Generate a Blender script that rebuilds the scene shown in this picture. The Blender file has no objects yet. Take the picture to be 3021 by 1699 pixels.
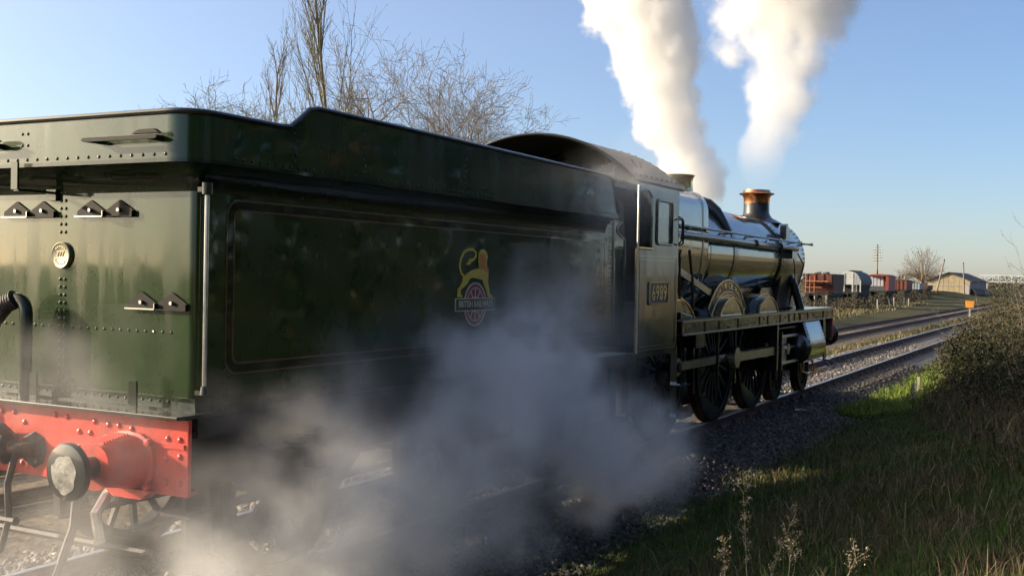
import bpy, math, random
import numpy as np
from mathutils import Vector, Matrix
random.seed(7); RNG = np.random.default_rng(11)
S = bpy.context.scene; COL = S.collection
R = math.radians; PI = math.pi

# ------------------------------------------------------------------ camera
cam = bpy.data.cameras.new('camera'); cam_o = bpy.data.objects.new('camera', cam); COL.objects.link(cam_o)
cam.sensor_width = 36; cam.lens = 36 * 3281.0 / 3021; cam.clip_end = 6000; cam.clip_start = .05
CAM = Vector((-5.1185, -6.1149, 2.2214))
rt = Vector((.47066932, -.88209738, .0193549)); up = Vector((.00241623, .02322518, .99972734)); fw = Vector((.88230638, .47049422, -.01306273))
M = Matrix((rt, up, -fw)).transposed().to_4x4(); M.translation = CAM
cam_o.matrix_world = M; S.camera = cam_o

# ------------------------------------------------------------------ light
SUN_EL, SUN_AZ = R(17), R(66)              # azimuth measured from straight behind the train towards its left side
to_sun = Vector((-math.cos(SUN_AZ) * math.cos(SUN_EL), math.sin(SUN_AZ) * math.cos(SUN_EL), math.sin(SUN_EL)))
W = bpy.data.worlds.new('World'); S.world = W; W.use_nodes = True
nt = W.node_tree; nt.nodes.clear()
sky = nt.nodes.new('ShaderNodeTexSky'); sky.sky_type = 'NISHITA'; sky.sun_disc = False
sky.sun_elevation = SUN_EL; sky.sun_rotation = math.atan2(to_sun.x, to_sun.y); sky.altitude = 0
sky.air_density = 1.0; sky.dust_density = .45; sky.ozone_density = 5
bg = nt.nodes.new('ShaderNodeBackground'); bg.inputs[1].default_value = .094
wo = nt.nodes.new('ShaderNodeOutputWorld')
# thin winter haze: the whole sky brightens smoothly towards the sun
tcw = nt.nodes.new('ShaderNodeTexCoord'); dp = nt.nodes.new('ShaderNodeVectorMath'); dp.operation = 'DOT_PRODUCT'; dp.inputs[1].default_value = to_sun
ma = nt.nodes.new('ShaderNodeMath'); ma.operation = 'MULTIPLY_ADD'; ma.inputs[1].default_value = .5; ma.inputs[2].default_value = .5
pw = nt.nodes.new('ShaderNodeMath'); pw.operation = 'POWER'; pw.inputs[1].default_value = 1.8
mx = nt.nodes.new('ShaderNodeVectorMath'); mx.operation = 'SCALE'; mx.inputs[0].default_value = (2.6, 2.5, 2.5)
ad = nt.nodes.new('ShaderNodeVectorMath'); ad.operation = 'ADD'
nt.links.new(tcw.outputs['Generated'], dp.inputs[0]); nt.links.new(dp.outputs['Value'], ma.inputs[0]); nt.links.new(ma.outputs[0], pw.inputs[0]); nt.links.new(pw.outputs[0], mx.inputs['Scale'])
pw2 = nt.nodes.new('ShaderNodeMath'); pw2.operation = 'POWER'; pw2.inputs[1].default_value = 14
mx2 = nt.nodes.new('ShaderNodeVectorMath'); mx2.operation = 'SCALE'; mx2.inputs[0].default_value = (26, 20, 10)  # added narrow warm glow, out of frame, to brighten the tender rear's reflection
ad2 = nt.nodes.new('ShaderNodeVectorMath'); ad2.operation = 'ADD'
nt.links.new(ma.outputs[0], pw2.inputs[0]); nt.links.new(pw2.outputs[0], mx2.inputs['Scale']); nt.links.new(mx.outputs[0], ad2.inputs[0]); nt.links.new(mx2.outputs[0], ad2.inputs[1])
tn = nt.nodes.new('ShaderNodeVectorMath'); tn.operation = 'MULTIPLY'; tn.inputs[1].default_value = (1.04, .95, .98); nt.links.new(sky.outputs[0], tn.inputs[0])
nt.links.new(tn.outputs[0], ad.inputs[0]); nt.links.new(ad2.outputs[0], ad.inputs[1]); nt.links.new(ad.outputs[0], bg.inputs[0]); nt.links.new(bg.outputs[0], wo.inputs[0])
sun = bpy.data.lights.new('sun', 'SUN'); sun.energy = 4.8; sun.angle = R(.55); sun.color = (1, .82, .58)
sun_o = bpy.data.objects.new('sun', sun); COL.objects.link(sun_o); sun_o.location = (-20, 40, 30)
sun_o.rotation_euler = to_sun.to_track_quat('Z', 'Y').to_euler()
vs = S.view_settings; S.display_settings.display_device = 'sRGB'
vs.view_transform = 'Standard'; vs.look = 'None'; vs.gamma = 1; vs.use_curve_mapping = False; vs.exposure = .9
cy = S.cycles
cy.use_denoising = True
try: cy.denoiser = 'OPENIMAGEDENOISE'
except Exception: pass
cy.use_adaptive_sampling = True; cy.adaptive_threshold = .03; cy.adaptive_min_samples = 16
cy.max_bounces = 8; cy.diffuse_bounces = 2; cy.glossy_bounces = 3; cy.transmission_bounces = 4; cy.transparent_max_bounces = 8
cy.volume_bounces = 7; cy.volume_max_steps = 192; cy.sample_clamp_indirect = 8; cy.caustics_reflective = False; cy.caustics_refractive = False

# ------------------------------------------------------------------ materials
def L(nt, a, b): nt.links.new(a, b)
def mat(name, col, rough=.6, metal=0, coat=0, coat_rough=.04, var=0, vscale=6, bump=0, bscale=40, col2=None, spec=.5, attr=None, bdetail=3, coat_ior=1.5, wave=0, dirt=0, dirtc=(.045, .038, .028)):
    m = bpy.data.materials.new(name); m.use_nodes = True; t = m.node_tree; p = t.nodes['Principled BSDF']
    p.inputs['Base Color'].default_value = (*col, 1); p.inputs['Roughness'].default_value = rough; p.inputs['Metallic'].default_value = metal
    p.inputs['Coat Weight'].default_value = coat; p.inputs['Coat Roughness'].default_value = coat_rough; p.inputs['Coat IOR'].default_value = coat_ior
    p.inputs['Specular IOR Level'].default_value = spec
    tc = t.nodes.new('ShaderNodeTexCoord')
    if attr:
        a = t.nodes.new('ShaderNodeAttribute'); a.attribute_name = attr; L(t, a.outputs[0], p.inputs['Base Color'])
    elif col2 is not None or var:
        n = t.nodes.new('ShaderNodeTexNoise'); n.inputs['Scale'].default_value = vscale; n.inputs['Detail'].default_value = 5; n.inputs['Roughness'].default_value = .65
        L(t, tc.outputs['Object'], n.inputs['Vector'])
        r = t.nodes.new('ShaderNodeValToRGB'); c2 = col2 or tuple(min(1, c * (1 + var)) for c in col); c1 = col if col2 else tuple(c * (1 - var) for c in col)
        r.color_ramp.elements[0].position = .35; r.color_ramp.elements[1].position = .65
        r.color_ramp.elements[0].color = (*c1, 1); r.color_ramp.elements[1].color = (*c2, 1)
        L(t, n.outputs[0], r.inputs[0]); L(t, r.outputs[0], p.inputs['Base Color'])
    if dirt:
        # road film and water streaks: vertically drawn-out patches that dull the varnish
        mp = t.nodes.new('ShaderNodeMapping'); mp.inputs['Scale'].default_value = (2.6, 2.6, .28); L(t, tc.outputs['Object'], mp.inputs[0])
        n = t.nodes.new('ShaderNodeTexNoise'); n.inputs['Scale'].default_value = 1.7; n.inputs['Detail'].default_value = 7; n.inputs['Roughness'].default_value = .68; L(t, mp.outputs[0], n.inputs['Vector'])
        r = t.nodes.new('ShaderNodeMapRange'); r.inputs['From Min'].default_value = .46; r.inputs['From Max'].default_value = .78; L(t, n.outputs[0], r.inputs['Value'])
        k = t.nodes.new('ShaderNodeMath'); k.operation = 'MULTIPLY'; k.inputs[1].default_value = dirt; L(t, r.outputs[0], k.inputs[0])
        mxn = t.nodes.new('ShaderNodeMix'); mxn.data_type = 'RGBA'; mxn.inputs['B'].default_value = (*dirtc, 1); L(t, k.outputs[0], mxn.inputs['Factor'])
        src = p.inputs['Base Color'].links[0].from_socket if p.inputs['Base Color'].links else None
        if src: L(t, src, mxn.inputs['A'])
        else: mxn.inputs['A'].default_value = (*col, 1)
        L(t, mxn.outputs['Result'], p.inputs['Base Color'])
        k2 = t.nodes.new('ShaderNodeMath'); k2.operation = 'MULTIPLY_ADD'; k2.inputs[1].default_value = .28; k2.inputs[2].default_value = coat_rough; L(t, r.outputs[0], k2.inputs[0]); L(t, k2.outputs[0], p.inputs['Coat Roughness'])
    if bump:
        n = t.nodes.new('ShaderNodeTexNoise'); n.inputs['Scale'].default_value = bscale; n.inputs['Detail'].default_value = bdetail
        L(t, tc.outputs['Object'], n.inputs['Vector'])
        b = t.nodes.new('ShaderNodeBump'); b.inputs['Strength'].default_value = bump; b.inputs['Distance'].default_value = .02
        L(t, n.outputs[0], b.inputs['Height']); L(t, b.outputs[0], p.inputs['Normal'])
    if wave:
        n = t.nodes.new('ShaderNodeTexNoise'); n.inputs['Scale'].default_value = 2.2; n.inputs['Detail'].default_value = 1.5
        L(t, tc.outputs['Object'], n.inputs['Vector'])
        b = t.nodes.new('ShaderNodeBump'); b.inputs['Strength'].default_value = wave; b.inputs['Distance'].default_value = .02
        L(t, n.outputs[0], b.inputs['Height']); L(t, b.outputs[0], p.inputs['Coat Normal'])
        if not bump: L(t, b.outputs[0], p.inputs['Normal'])
    return m
M_ = dict(
 green=mat('green_paint', (.0105, .032, .0045), .45, coat=1, coat_rough=.05, var=.15, vscale=3, wave=.09, coat_ior=1.6, spec=.06, dirt=.2, dirtc=(.040, .040, .022)),
 dgreen=mat('dark_green_paint', (.006, .016, .005), .45, coat=1, coat_rough=.05, var=.14, vscale=2.5, wave=.06, coat_ior=1.5, spec=.06, dirt=.15),
 boiler=mat('boiler_green_paint', (.012, .026, .006), .4, spec=.1, dirt=.12, coat=1, coat_rough=.02, var=.08, vscale=3, wave=.03, coat_ior=2.7),
 black=mat('black_paint', (.006, .006, .006), .4, coat=.8, coat_rough=.08, var=.3, vscale=8, spec=.35),
 matt=mat('matt_black', (.004, .004, .004), .65, spec=.2),
 sooty=mat('sooty_black', (.005, .0048, .0048), .6, var=.4, vscale=10, bump=.15, bscale=60),
 roof=mat('cab_roof_grey', (.075, .072, .066), .45, var=.25, vscale=5, bump=.05),
 red=mat('red_paint', (.58, .040, .022), .42, coat=.5, coat_rough=.15, var=.2, vscale=5, wave=.05, dirt=.75, dirtc=(.13, .03, .02), bump=.04, bscale=35),
 dirtyred=mat('dull_red_paint', (.28, .03, .02), .5, var=.3, vscale=9),
 steel=mat('bright_steel', (.55, .54, .50), .28, 1, var=.15, vscale=14),
 oilsteel=mat('oily_steel', (.30, .29, .26), .32, 1, var=.25, vscale=9),
 grease=mat('grease', (.22, .215, .19), .5, var=.5, vscale=11, bump=.3, bscale=26),
 tyre=mat('tyre_steel', (.02, .019, .018), .55, 1, var=.3, vscale=9),
 brass=mat('brass', (.70, .50, .22), .22, 1, var=.08, vscale=9),
 dullbrass=mat('dull_brass', (.60, .44, .20), .42, 1, var=.2, vscale=14),
 copper=mat('copper', (.62, .27, .13), .24, 1, var=.12, vscale=7),
 cream=mat('cream_lettering', (.62, .55, .35), .5),
 orange=mat('orange_lining', (.12, .045, .012), .45, coat=1, coat_ior=1.6),
 lineb=mat('black_lining', (.007, .016, .004), .45, coat=1, coat_rough=.05, coat_ior=1.6, spec=.08),
 gold=mat('crest_gold', (.66, .47, .06), .5),
 mane=mat('crest_orange', (.60, .22, .04), .5),
 maroon=mat('crest_maroon', (.24, .03, .05), .5),
 white=mat('white_paint', (.72, .71, .68), .5),
 bannerb=mat('banner_black', (.012, .014, .02), .4),
 hose=mat('rubber_hose', (.05, .04, .038), .55, bump=.4, bscale=50),
 glass=None,
 rust=mat('rusty_steel', (.075, .036, .022), .8, col2=(.13, .065, .04), vscale=18, bump=.2, bscale=60),
 railtop=mat('rail_head_steel', (.50, .47, .43), .42, 1, var=.15, vscale=25),
 wood=mat('sleeper_wood', (.10, .085, .068), .85, col2=(.19, .165, .14), vscale=9, bump=.4, bscale=30),
 chair=mat('cast_iron_chair', (.06, .04, .03), .8),
 stone=mat('ballast_stone', (.3, .3, .3), .85, attr='col'),
 leaf=mat('plant_colour', (.1, .1, .05), .7, attr='col', spec=.25),
 bark=mat('winter_bark', (.17, .145, .11), .9, col2=(.27, .235, .185), vscale=5),
 barkg=mat('ivy_bark', (.13, .125, .06), .9, col2=(.24, .21, .14), vscale=5),
 concrete=mat('weathered_concrete', (.35, .33, .29), .9, var=.2, vscale=5),
)
g = bpy.data.materials.new('window_glass'); g.use_nodes = True; p = g.node_tree.nodes['Principled BSDF']
p.inputs['Base Color'].default_value = (.7, .75, .72, 1); p.inputs['Roughness'].default_value = .03; p.inputs['Transmission Weight'].default_value = .85; p.inputs['IOR'].default_value = 1.45
M_['glass'] = g

# ------------------------------------------------------------------ helpers
WO = {}
class MB:
    def __init__(s): s.v = []; s.f = []; s.mi = []
    def add(s, V, F, mi=0):
        o = len(s.v); s.v += [tuple(map(float, q)) for q in V]; s.f += [tuple(i + o for i in f) for f in F]; s.mi += [mi] * len(F); return s
    def box(s, x0, x1, y0, y1, z0, z1, mi=0):
        return s.add([(x0,y0,z0),(x1,y0,z0),(x1,y1,z0),(x0,y1,z0),(x0,y0,z1),(x1,y0,z1),(x1,y1,z1),(x0,y1,z1)],
            [(0,3,2,1),(4,5,6,7),(0,1,5,4),(1,2,6,5),(2,3,7,6),(3,0,4,7)], mi)
    def bar(s, a, b, w, h, mi=0, upv=(0,0,1)):
        a, b = Vector(a), Vector(b); d = (b - a).normalized(); u = Vector(upv)
        if abs(d.dot(u)) > .98: u = Vector((1,0,0))
        n = d.cross(u).normalized(); u = n.cross(d).normalized(); V = []
        for p in (a, b):
            for i, j in ((-1,-1),(1,-1),(1,1),(-1,1)): V.append(p + n * (i * w / 2) + u * (j * h / 2))
        return s.add(V, [(3,2,1,0),(4,5,6,7),(0,1,5,4),(1,2,6,5),(2,3,7,6),(3,0,4,7)], mi)
    def tube(s, pts, r, n=8, cap=True, closed=False, mi=0):
        pts = [Vector(p) for p in pts]; k = len(pts); rs = r if isinstance(r, (list, tuple)) else [r] * k
        V = []; prev = None
        for i, p in enumerate(pts):
            a = pts[i-1] if (i or closed) else p; b = pts[(i+1) % k] if (i < k-1 or closed) else p
            d = (b - a).normalized()
            if prev is None:
                u = Vector((0,0,1)) if abs(d.z) < .9 else Vector((1,0,0))
                u = (u - d * u.dot(d)).normalized()
            else: u = (prev - d * prev.dot(d)).normalized()
            prev = u; w = d.cross(u)
            for j in range(n):
                t = 2 * PI * j / n; V.append(p + (u * math.cos(t) + w * math.sin(t)) * rs[i])
        F = []
        for i in range(k if closed else k - 1):
            for j in range(n):
                a, b = i * n, ((i + 1) % k) * n; F.append((a + j, a + (j+1) % n, b + (j+1) % n, b + j))
        if cap and not closed: F.append(tuple(range(n))[::-1]); F.append(tuple((k-1) * n + j for j in range(n)))
        return s.add(V, F, mi)
    def lathe(s, prof, o=(0,0,0), axis='z', n=24, mi=0, cap=True):
        V = []; o = Vector(o)
        for (h, r) in prof:
            for j in range(n):
                t = 2 * PI * j / n; c, q = r * math.cos(t), r * math.sin(t)
                V.append(o + Vector({'z': (c, q, h), 'x': (h, c, q), 'y': (q, h, c)}[axis]))
        F = []
        for i in range(len(prof) - 1):
            for j in range(n): F.append((i*n + j, i*n + (j+1) % n, (i+1)*n + (j+1) % n, (i+1)*n + j))
        if cap: F.append(tuple(range(n))[::-1]); F.append(tuple((len(prof)-1)*n + j for j in range(n)))
        return s.add(V, F, mi)
    def prism(s, poly, axis, a0, a1, mi=0):
        n = len(poly); f = {'y': lambda p, a: (p[0], a, p[1]), 'x': lambda p, a: (a, p[0], p[1]), 'z': lambda p, a: (p[0], p[1], a)}[axis]
        V = [f(p, a0) for p in poly] + [f(p, a1) for p in poly]
        F = [tuple(range(n))[::-1], tuple(range(n, 2*n))] + [(i, (i+1) % n, n + (i+1) % n, n + i) for i in range(n)]
        return s.add(V, F, mi)
    def build(s, name, m, parent=None, smooth=True, kind=None, ang=35, bevel=0, label=None):
        me = bpy.data.meshes.new(name); w = WO.get(parent.name, Vector()) if parent else Vector()
        me.from_pydata([(x - w.x, y - w.y, z - w.z) for x, y, z in s.v], [], s.f)
        for q in (m if isinstance(m, (list, tuple)) else [m]): me.materials.append(M_[q] if isinstance(q, str) else q)
        if any(s.mi): me.polygons.foreach_set('material_index', s.mi)
        return finish(name, me, parent, smooth, kind, ang, bevel, label, recalc=True)
def each(mb, name, m, parent, **k):
    '''every separate piece collected in mb becomes a part of its own'''
    par = list(range(len(mb.v)))
    def find(i):
        while par[i] != i: par[i] = par[par[i]]; i = par[i]
        return i
    for f in mb.f:
        for j in f[1:]: par[find(j)] = find(f[0])
    groups = {}
    for f in mb.f: groups.setdefault(find(f[0]), []).append(f)
    out = []
    for fs in groups.values():
        ids = sorted({i for f in fs for i in f}); mp = {i: q for q, i in enumerate(ids)}
        b = MB(); b.v = [mb.v[i] for i in ids]; b.f = [tuple(mp[i] for i in f) for f in fs]; b.mi = [0] * len(fs); out.append(b.build(name, m, parent, **k))
    return out
import bmesh
def finish(name, me, parent=None, smooth=True, kind=None, ang=35, bevel=0, label=None, recalc=False):
    if recalc:
        b = bmesh.new(); b.from_mesh(me); bmesh.ops.recalc_face_normals(b, faces=b.faces); b.to_mesh(me); b.free()
    if smooth:
        me.polygons.foreach_set('use_smooth', [True] * len(me.polygons)); me.set_sharp_from_angle(angle=R(ang))
    me.update()
    o = bpy.data.objects.new(name, me); COL.objects.link(o)
    if parent: o.parent = parent; WO[o.name] = WO.get(parent.name, Vector())
    else: WO[o.name] = Vector()
    if kind: o['kind'] = kind
    if label: o['label'] = label
    if bevel:
        md = o.modifiers.new('edge', 'BEVEL'); md.width = bevel; md.segments = 2; md.limit_method = 'ANGLE'; md.angle_limit = R(40)
    return o
def thing(name, label, cat, loc=(0,0,0), group=None):
    o = bpy.data.objects.new(name, None); COL.objects.link(o); o.location = loc; WO[o.name] = Vector(loc); o.empty_display_size = .2
    return tag(o, label, cat, group)
def tag(o, label, cat, group=None):
    o['label'] = label; o['category'] = cat
    if group: o['group'] = group
    return o
def dup_part(o, parent, d):
    c = o.copy(); COL.objects.link(c); c.parent = parent; c.location = Vector(o.location) + Vector(d); WO[c.name] = WO[parent.name]
    for ch in list(o.children):
        k = ch.copy(); COL.objects.link(k); k.parent = c
    return c
def dup_thing(o, loc, label, rotz=None):
    c = o.copy(); COL.objects.link(c); c.location = loc; c['label'] = label; WO[c.name] = Vector(loc)
    if rotz is not None: c.rotation_euler = (0, 0, rotz)
    for ch in list(o.children):
        k = ch.copy(); COL.objects.link(k); k.parent = c
        for g2 in list(ch.children):
            k2 = g2.copy(); COL.objects.link(k2); k2.parent = k
    return c
def np_mesh(name, V, faces, m, cols=None, parent=None, kind=None, smooth=False, off=None):
    """V (n,3); faces: list of (k,n) int arrays with n=3 or 4"""
    me = bpy.data.meshes.new(name); V = np.asarray(V, np.float32)
    if off is not None: V = V - np.array(off, np.float32)
    me.vertices.add(len(V)); me.vertices.foreach_set('co', V.ravel())
    nl = sum(f.size for f in faces); nf = sum(len(f) for f in faces)
    me.loops.add(nl); me.polygons.add(nf)
    me.loops.foreach_set('vertex_index', np.concatenate([f.ravel() for f in faces]).astype(np.int32))
    tot = np.concatenate([np.full(len(f), f.shape[1], np.int32) for f in faces]); st = np.concatenate([[0], np.cumsum(tot)[:-1]]).astype(np.int32)
    me.polygons.foreach_set('loop_start', st); me.polygons.foreach_set('loop_total', tot)
    if smooth: me.polygons.foreach_set('use_smooth', np.ones(nf, bool))
    me.update(calc_edges=True)
    if cols is not None:
        a = me.color_attributes.new('col', 'FLOAT_COLOR', 'POINT'); c4 = np.ones((len(V), 4), np.float32); c4[:, :3] = cols
        a.data.foreach_set('color', c4.ravel())
    me.materials.append(M_[m] if isinstance(m, str) else m)
    o = bpy.data.objects.new(name, me); COL.objects.link(o)
    if parent: o.parent = parent
    if kind: o['kind'] = kind
    return o
_txt = {}
def text(s, size, ext=.004, weight=0):
    k = (s, size, ext, weight)
    if k not in _txt:
        cu = bpy.data.curves.new('txt', 'FONT'); cu.body = s; cu.size = size; cu.extrude = ext; cu.offset = weight; cu.align_x = 'CENTER'; cu.align_y = 'CENTER'; cu.resolution_u = 3
        o = bpy.data.objects.new('txt', cu); COL.objects.link(o); bpy.context.view_layer.update()
        me = o.evaluated_get(bpy.context.evaluated_depsgraph_get()).to_mesh()
        _txt[k] = ([tuple(v.co) for v in me.vertices], [tuple(p.vertices) for p in me.polygons])
        COL.objects.unlink(o); bpy.data.objects.remove(o); bpy.data.curves.remove(cu)
    return _txt[k]
def put_text(mb, s, size, o, ax, ay, ext=.004, sx=1, weight=0, mi=0):
    V, F = text(s, size, ext, weight); o = Vector(o); ax = Vector(ax).normalized(); ay = Vector(ay).normalized(); az = ax.cross(ay)
    mb.add([o + ax * (v[0] * sx) + ay * v[1] + az * v[2] for v in V], F, mi)
def arc(cx, cz, r, a0, a1, n): return [(cx + r * math.cos(R(a0 + (a1 - a0) * i / n)), cz + r * math.sin(R(a0 + (a1 - a0) * i / n))) for i in range(n + 1)]
def smoothstep(a, b, x): t = np.clip((x - a) / (b - a), 0, 1); return t * t * (3 - 2 * t)
def lumps(x, y, seed=0, s=1.0):
    v = np.zeros_like(x, dtype=float)
    for k in range(6):
        a = (k * 2.399 + seed) ; f = s * (1 + .7 * k)
        v = v + np.sin((x * math.cos(a) + y * math.sin(a)) * f + k * 1.7 + seed) / (1 + .7 * k)
    return v / 2.5

# ------------------------------------------------------------------ terrain
BH = lambda y: np.interp(-y, [-1e4, 1.7, 2.1, 2.9, 4.2, 6.0, 9.0, 14, 60, 4000], [-.34, -.34, -.36, -.24, .12, .56, .84, .45, .2, .2])
def ground_z(x, y):
    x = np.asarray(x, float); y = np.asarray(y, float)
    z = BH(y)
    near = smoothstep(-1.9, -3.0, y); z = z + near * (.07 * lumps(x, y, 1, 1.3) + .03 * lumps(x, y, 4, 4))
    far = smoothstep(6.5, 9, y); z = z + far * (.06 * lumps(x, y, 2, .6))
    z = z + .9 * smoothstep(150, 185, x) * smoothstep(12, 18, y) * smoothstep(34, 26, y)
    return z
def axis(parts): return np.unique(np.round(np.concatenate([np.linspace(a, b, n) for a, b, n in parts]), 4))
xs = axis([(-3000, -60, 12), (-60, -8, 14), (-8, 30, 153), (30, 80, 60), (80, 260, 50), (260, 4000, 24)])
ys = axis([(-3000, -60, 10), (-60, -12, 16), (-12, -1.6, 88), (-1.6, 12, 30), (12, 60, 28), (60, 4000, 20)])
X, Y = np.meshgrid(xs, ys, indexing='ij'); Z = ground_z(X, Y)
idx = np.arange(X.size).reshape(X.shape)
Fq = np.stack([idx[:-1, :-1], idx[1:, :-1], idx[1:, 1:], idx[:-1, 1:]], -1).reshape(-1, 4)
gm = mat('rough_ground', (.034, .040, .016), .95, col2=(.090, .080, .040), vscale=.55, bump=.5, bscale=14, spec=.1)
_t = gm.node_tree; _p = _t.nodes['Principled BSDF']; _src = _p.inputs['Base Color'].links[0].from_socket      # stubble field to the right of the lineside hedge
_tc = _t.nodes.new('ShaderNodeTexCoord'); _sx = _t.nodes.new('ShaderNodeSeparateXYZ'); L(_t, _tc.outputs['Object'], _sx.inputs[0])
_mr = _t.nodes.new('ShaderNodeMapRange'); _mr.inputs['From Min'].default_value = -9; _mr.inputs['From Max'].default_value = -12.5; L(_t, _sx.outputs[1], _mr.inputs['Value'])
_mx = _t.nodes.new('ShaderNodeMix'); _mx.data_type = 'RGBA'; _mx.inputs['B'].default_value = (.27, .22, .10, 1); L(_t, _mr.outputs[0], _mx.inputs['Factor']); L(_t, _src, _mx.inputs['A']); L(_t, _mx.outputs['Result'], _p.inputs['Base Color'])
np_mesh('ground', np.stack([X, Y, Z], -1).reshape(-1, 3), [Fq], gm, kind='structure', smooth=True)

# trackbeds of ballast
def bed(name, yc, x0, x1, zt, hw, m, left=True):
    b = MB(); prof = [(-hw - .75, -.40), (-hw, zt), (hw, zt), (hw + .75, -.40)]
    nx = 80; xx = [x0 + (x1 - x0) * (i / nx) ** 1.6 for i in range(nx + 1)]
    V = []; F = []
    for x in xx: V += [(x, yc + y, z) for y, z in prof]
    for i in range(nx):
        for j in range(3): F.append((i*4 + j, (i+1)*4 + j, (i+1)*4 + j + 1, i*4 + j + 1))
    b.add(V, F); return b.build(name, m, kind='structure')
bm_ = mat('ballast_bed', (.06, .058, .056), .95, col2=(.20, .185, .17), vscale=22, bump=1.0, bscale=24, bdetail=6, spec=.2)
bm2 = mat('old_ballast_bed', (.10, .082, .05), .95, col2=(.26, .205, .13), vscale=9, bump=.9, bscale=16, bdetail=6, spec=.2)
bed('trackbed', 0, -30, 420, -.175, 1.38, bm_)
TY = 4.15
bed('trackbed', TY, -30, 420, -.20, 1.5, bm2)

def rail_mb(y, z, x0, x1, side):
    b = MB(); w = .035; h = .145
    prof = [(-.0625, -h), (.0625, -h), (.0625, -h + .02), (.012, -h + .035), (.012, -.05), (w, -.04), (w, -.006), (w - .006, 0), (-w + .006, 0), (-w, -.006), (-w, -.04), (-.012, -.05), (-.012, -h + .035), (-.0625, -h + .02)]
    n = len(prof); V = [(x, y + a, z + c) for x in (x0, x1) for a, c in prof]
    F = [(i, (i+1) % n, n + (i+1) % n, n + i) for i in range(n)]
    for i, f in enumerate(F): b.add([V[j] for j in f], [(0,1,2,3)], 1 if i in (6, 7, 8) else 0)
    return b
def track(label, yc, z, x0, x1, sl, far_from, top='railtop'):
    t = thing('railway_track', label, 'railway track', ((x0 + x1) / 2, yc, z - .2))
    for s in (-1, 1): rail_mb(yc + s * .7525, z, x0, x1, s).build('rail', ['rust', top], t, smooth=False)
    base = MB().box(-.127, .127, -1.29, 1.29, -.125, 0); me = None
    x = sl[0]; ch = MB(); far = MB()
    while x < x1:
        if x < far_from and x > sl[0] - .1:
            if me is None:
                q = base.build('sleeper', 'wood', t, smooth=False, bevel=.008); me = q; q.location = (x - WO[t.name].x, 0, z - .15 - WO[t.name].z + .002)
            else:
                c = me.copy(); COL.objects.link(c); c.location = (x - WO[t.name].x + random.uniform(-.02, .02), random.uniform(-.02, .02), me.location.z); c.rotation_euler = (0, 0, random.uniform(-.012, .012))
            for s in (-1, 1):
                for d in (-.09, .09):
                    yy = yc + s * .7525 + d; ch.add([(x-.09, yy-.055, z-.145), (x+.09, yy-.055, z-.145), (x+.09, yy+.055, z-.145), (x-.09, yy+.055, z-.145), (x-.05, yy-.02*(1 if d>0 else -1)-.02, z-.075), (x+.05, yy-.02*(1 if d>0 else -1)-.02, z-.075), (x+.05, yy-.02*(1 if d>0 else -1)+.02, z-.075), (x-.05, yy-.02*(1 if d>0 else -1)+.02, z-.075)],
                        [(4,5,6,7),(0,1,5,4),(1,2,6,5),(2,3,7,6),(3,0,4,7)])
        else: far.box(x-.127, x+.127, yc-1.29, yc+1.29, z-.28, z-.145)
        x += .762
    if ch.v: ch.build('rail_chair', 'chair', t, kind='stuff', smooth=False)
    if far.v: far.build('sleeper', 'wood', t, kind='stuff', smooth=False)
    return t
track('near railway track carrying the locomotive, bright rail heads leading to the hedge', 0, 0, -14, 330, (-3.4,), 62)
track('far rusty railway track beyond the locomotive, beside the strip of dry grass', TY, -.03, -14, 330, (24,), 24, 'rust')

# loose ballast
def stones(P, size, cols, name, m='stone'):
    n = len(P); base = np.array([(-1,-1,-1),(1,-1,-1),(1,1,-1),(-1,1,-1),(-1,-1,1),(1,-1,1),(1,1,1),(-1,1,1)], float) * .5
    V = base[None] * (1 + RNG.uniform(-.45, .35, (n, 8, 3))) * np.array([1, .8, .62]) * size[:, None, None]
    q = RNG.normal(size=(n, 4)); q /= np.linalg.norm(q, axis=1, keepdims=True); w, x, y, z = q.T
    Rm = np.stack([np.stack([1-2*(y*y+z*z), 2*(x*y-z*w), 2*(x*z+y*w)], -1), np.stack([2*(x*y+z*w), 1-2*(x*x+z*z), 2*(y*z-x*w)], -1), np.stack([2*(x*z-y*w), 2*(y*z+x*w), 1-2*(x*x+y*y)], -1)], 1)
    V = np.einsum('nij,nkj->nki', Rm, V) + P[:, None]
    f = np.array([(0,3,2,1),(4,5,6,7),(0,1,5,4),(1,2,6,5),(2,3,7,6),(3,0,4,7)])
    F = (f[None] + (np.arange(n) * 8)[:, None, None]).reshape(-1, 4)
    return np_mesh(name, V.reshape(-1, 3), [F], m, cols=np.repeat(cols, 8, 0), kind='stuff')
def bed_z(y):
    a = np.abs(y); return np.where(a < 1.38, -.175, -.175 - (a - 1.38) / .75 * .225)
n = 26000
x = 1.2 + 27 * RNG.random(n) ** 1.55; y = -RNG.uniform(.82, 2.25, n)
keep = RNG.random(n) < np.interp(-y, [.8, 1.9, 2.25], [1, 1, .25]); x, y = x[keep], y[keep]
x2 = RNG.uniform(16, 40, 5200); y2 = RNG.uniform(-.68, 2.1, 5200)
x3 = RNG.uniform(-2.5, 8, 11000); y3 = RNG.uniform(-.7, 3.2, 11000)
x = np.concatenate([x, x2, x3]); y = np.concatenate([y, y2, y3]); n = len(x)
zz = np.maximum(bed_z(y), ground_z(x, y)); zz = np.where(y > 2.1, np.maximum(ground_z(x, y), -.34), zz)
sz = RNG.uniform(.032, .065, n); v = RNG.gamma(5, .2, n)[:, None]
tone = np.array([(.125, .12, .12), (.16, .145, .13), (.19, .16, .125), (.10, .098, .105)])[RNG.integers(0, 4, n)]
cols = np.clip(tone * v * np.where((y < -.8) & (x > 1), .5, 1)[:, None], .02, .5)  # stones on the near shoulder coloured darker to deepen the shade there
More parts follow.
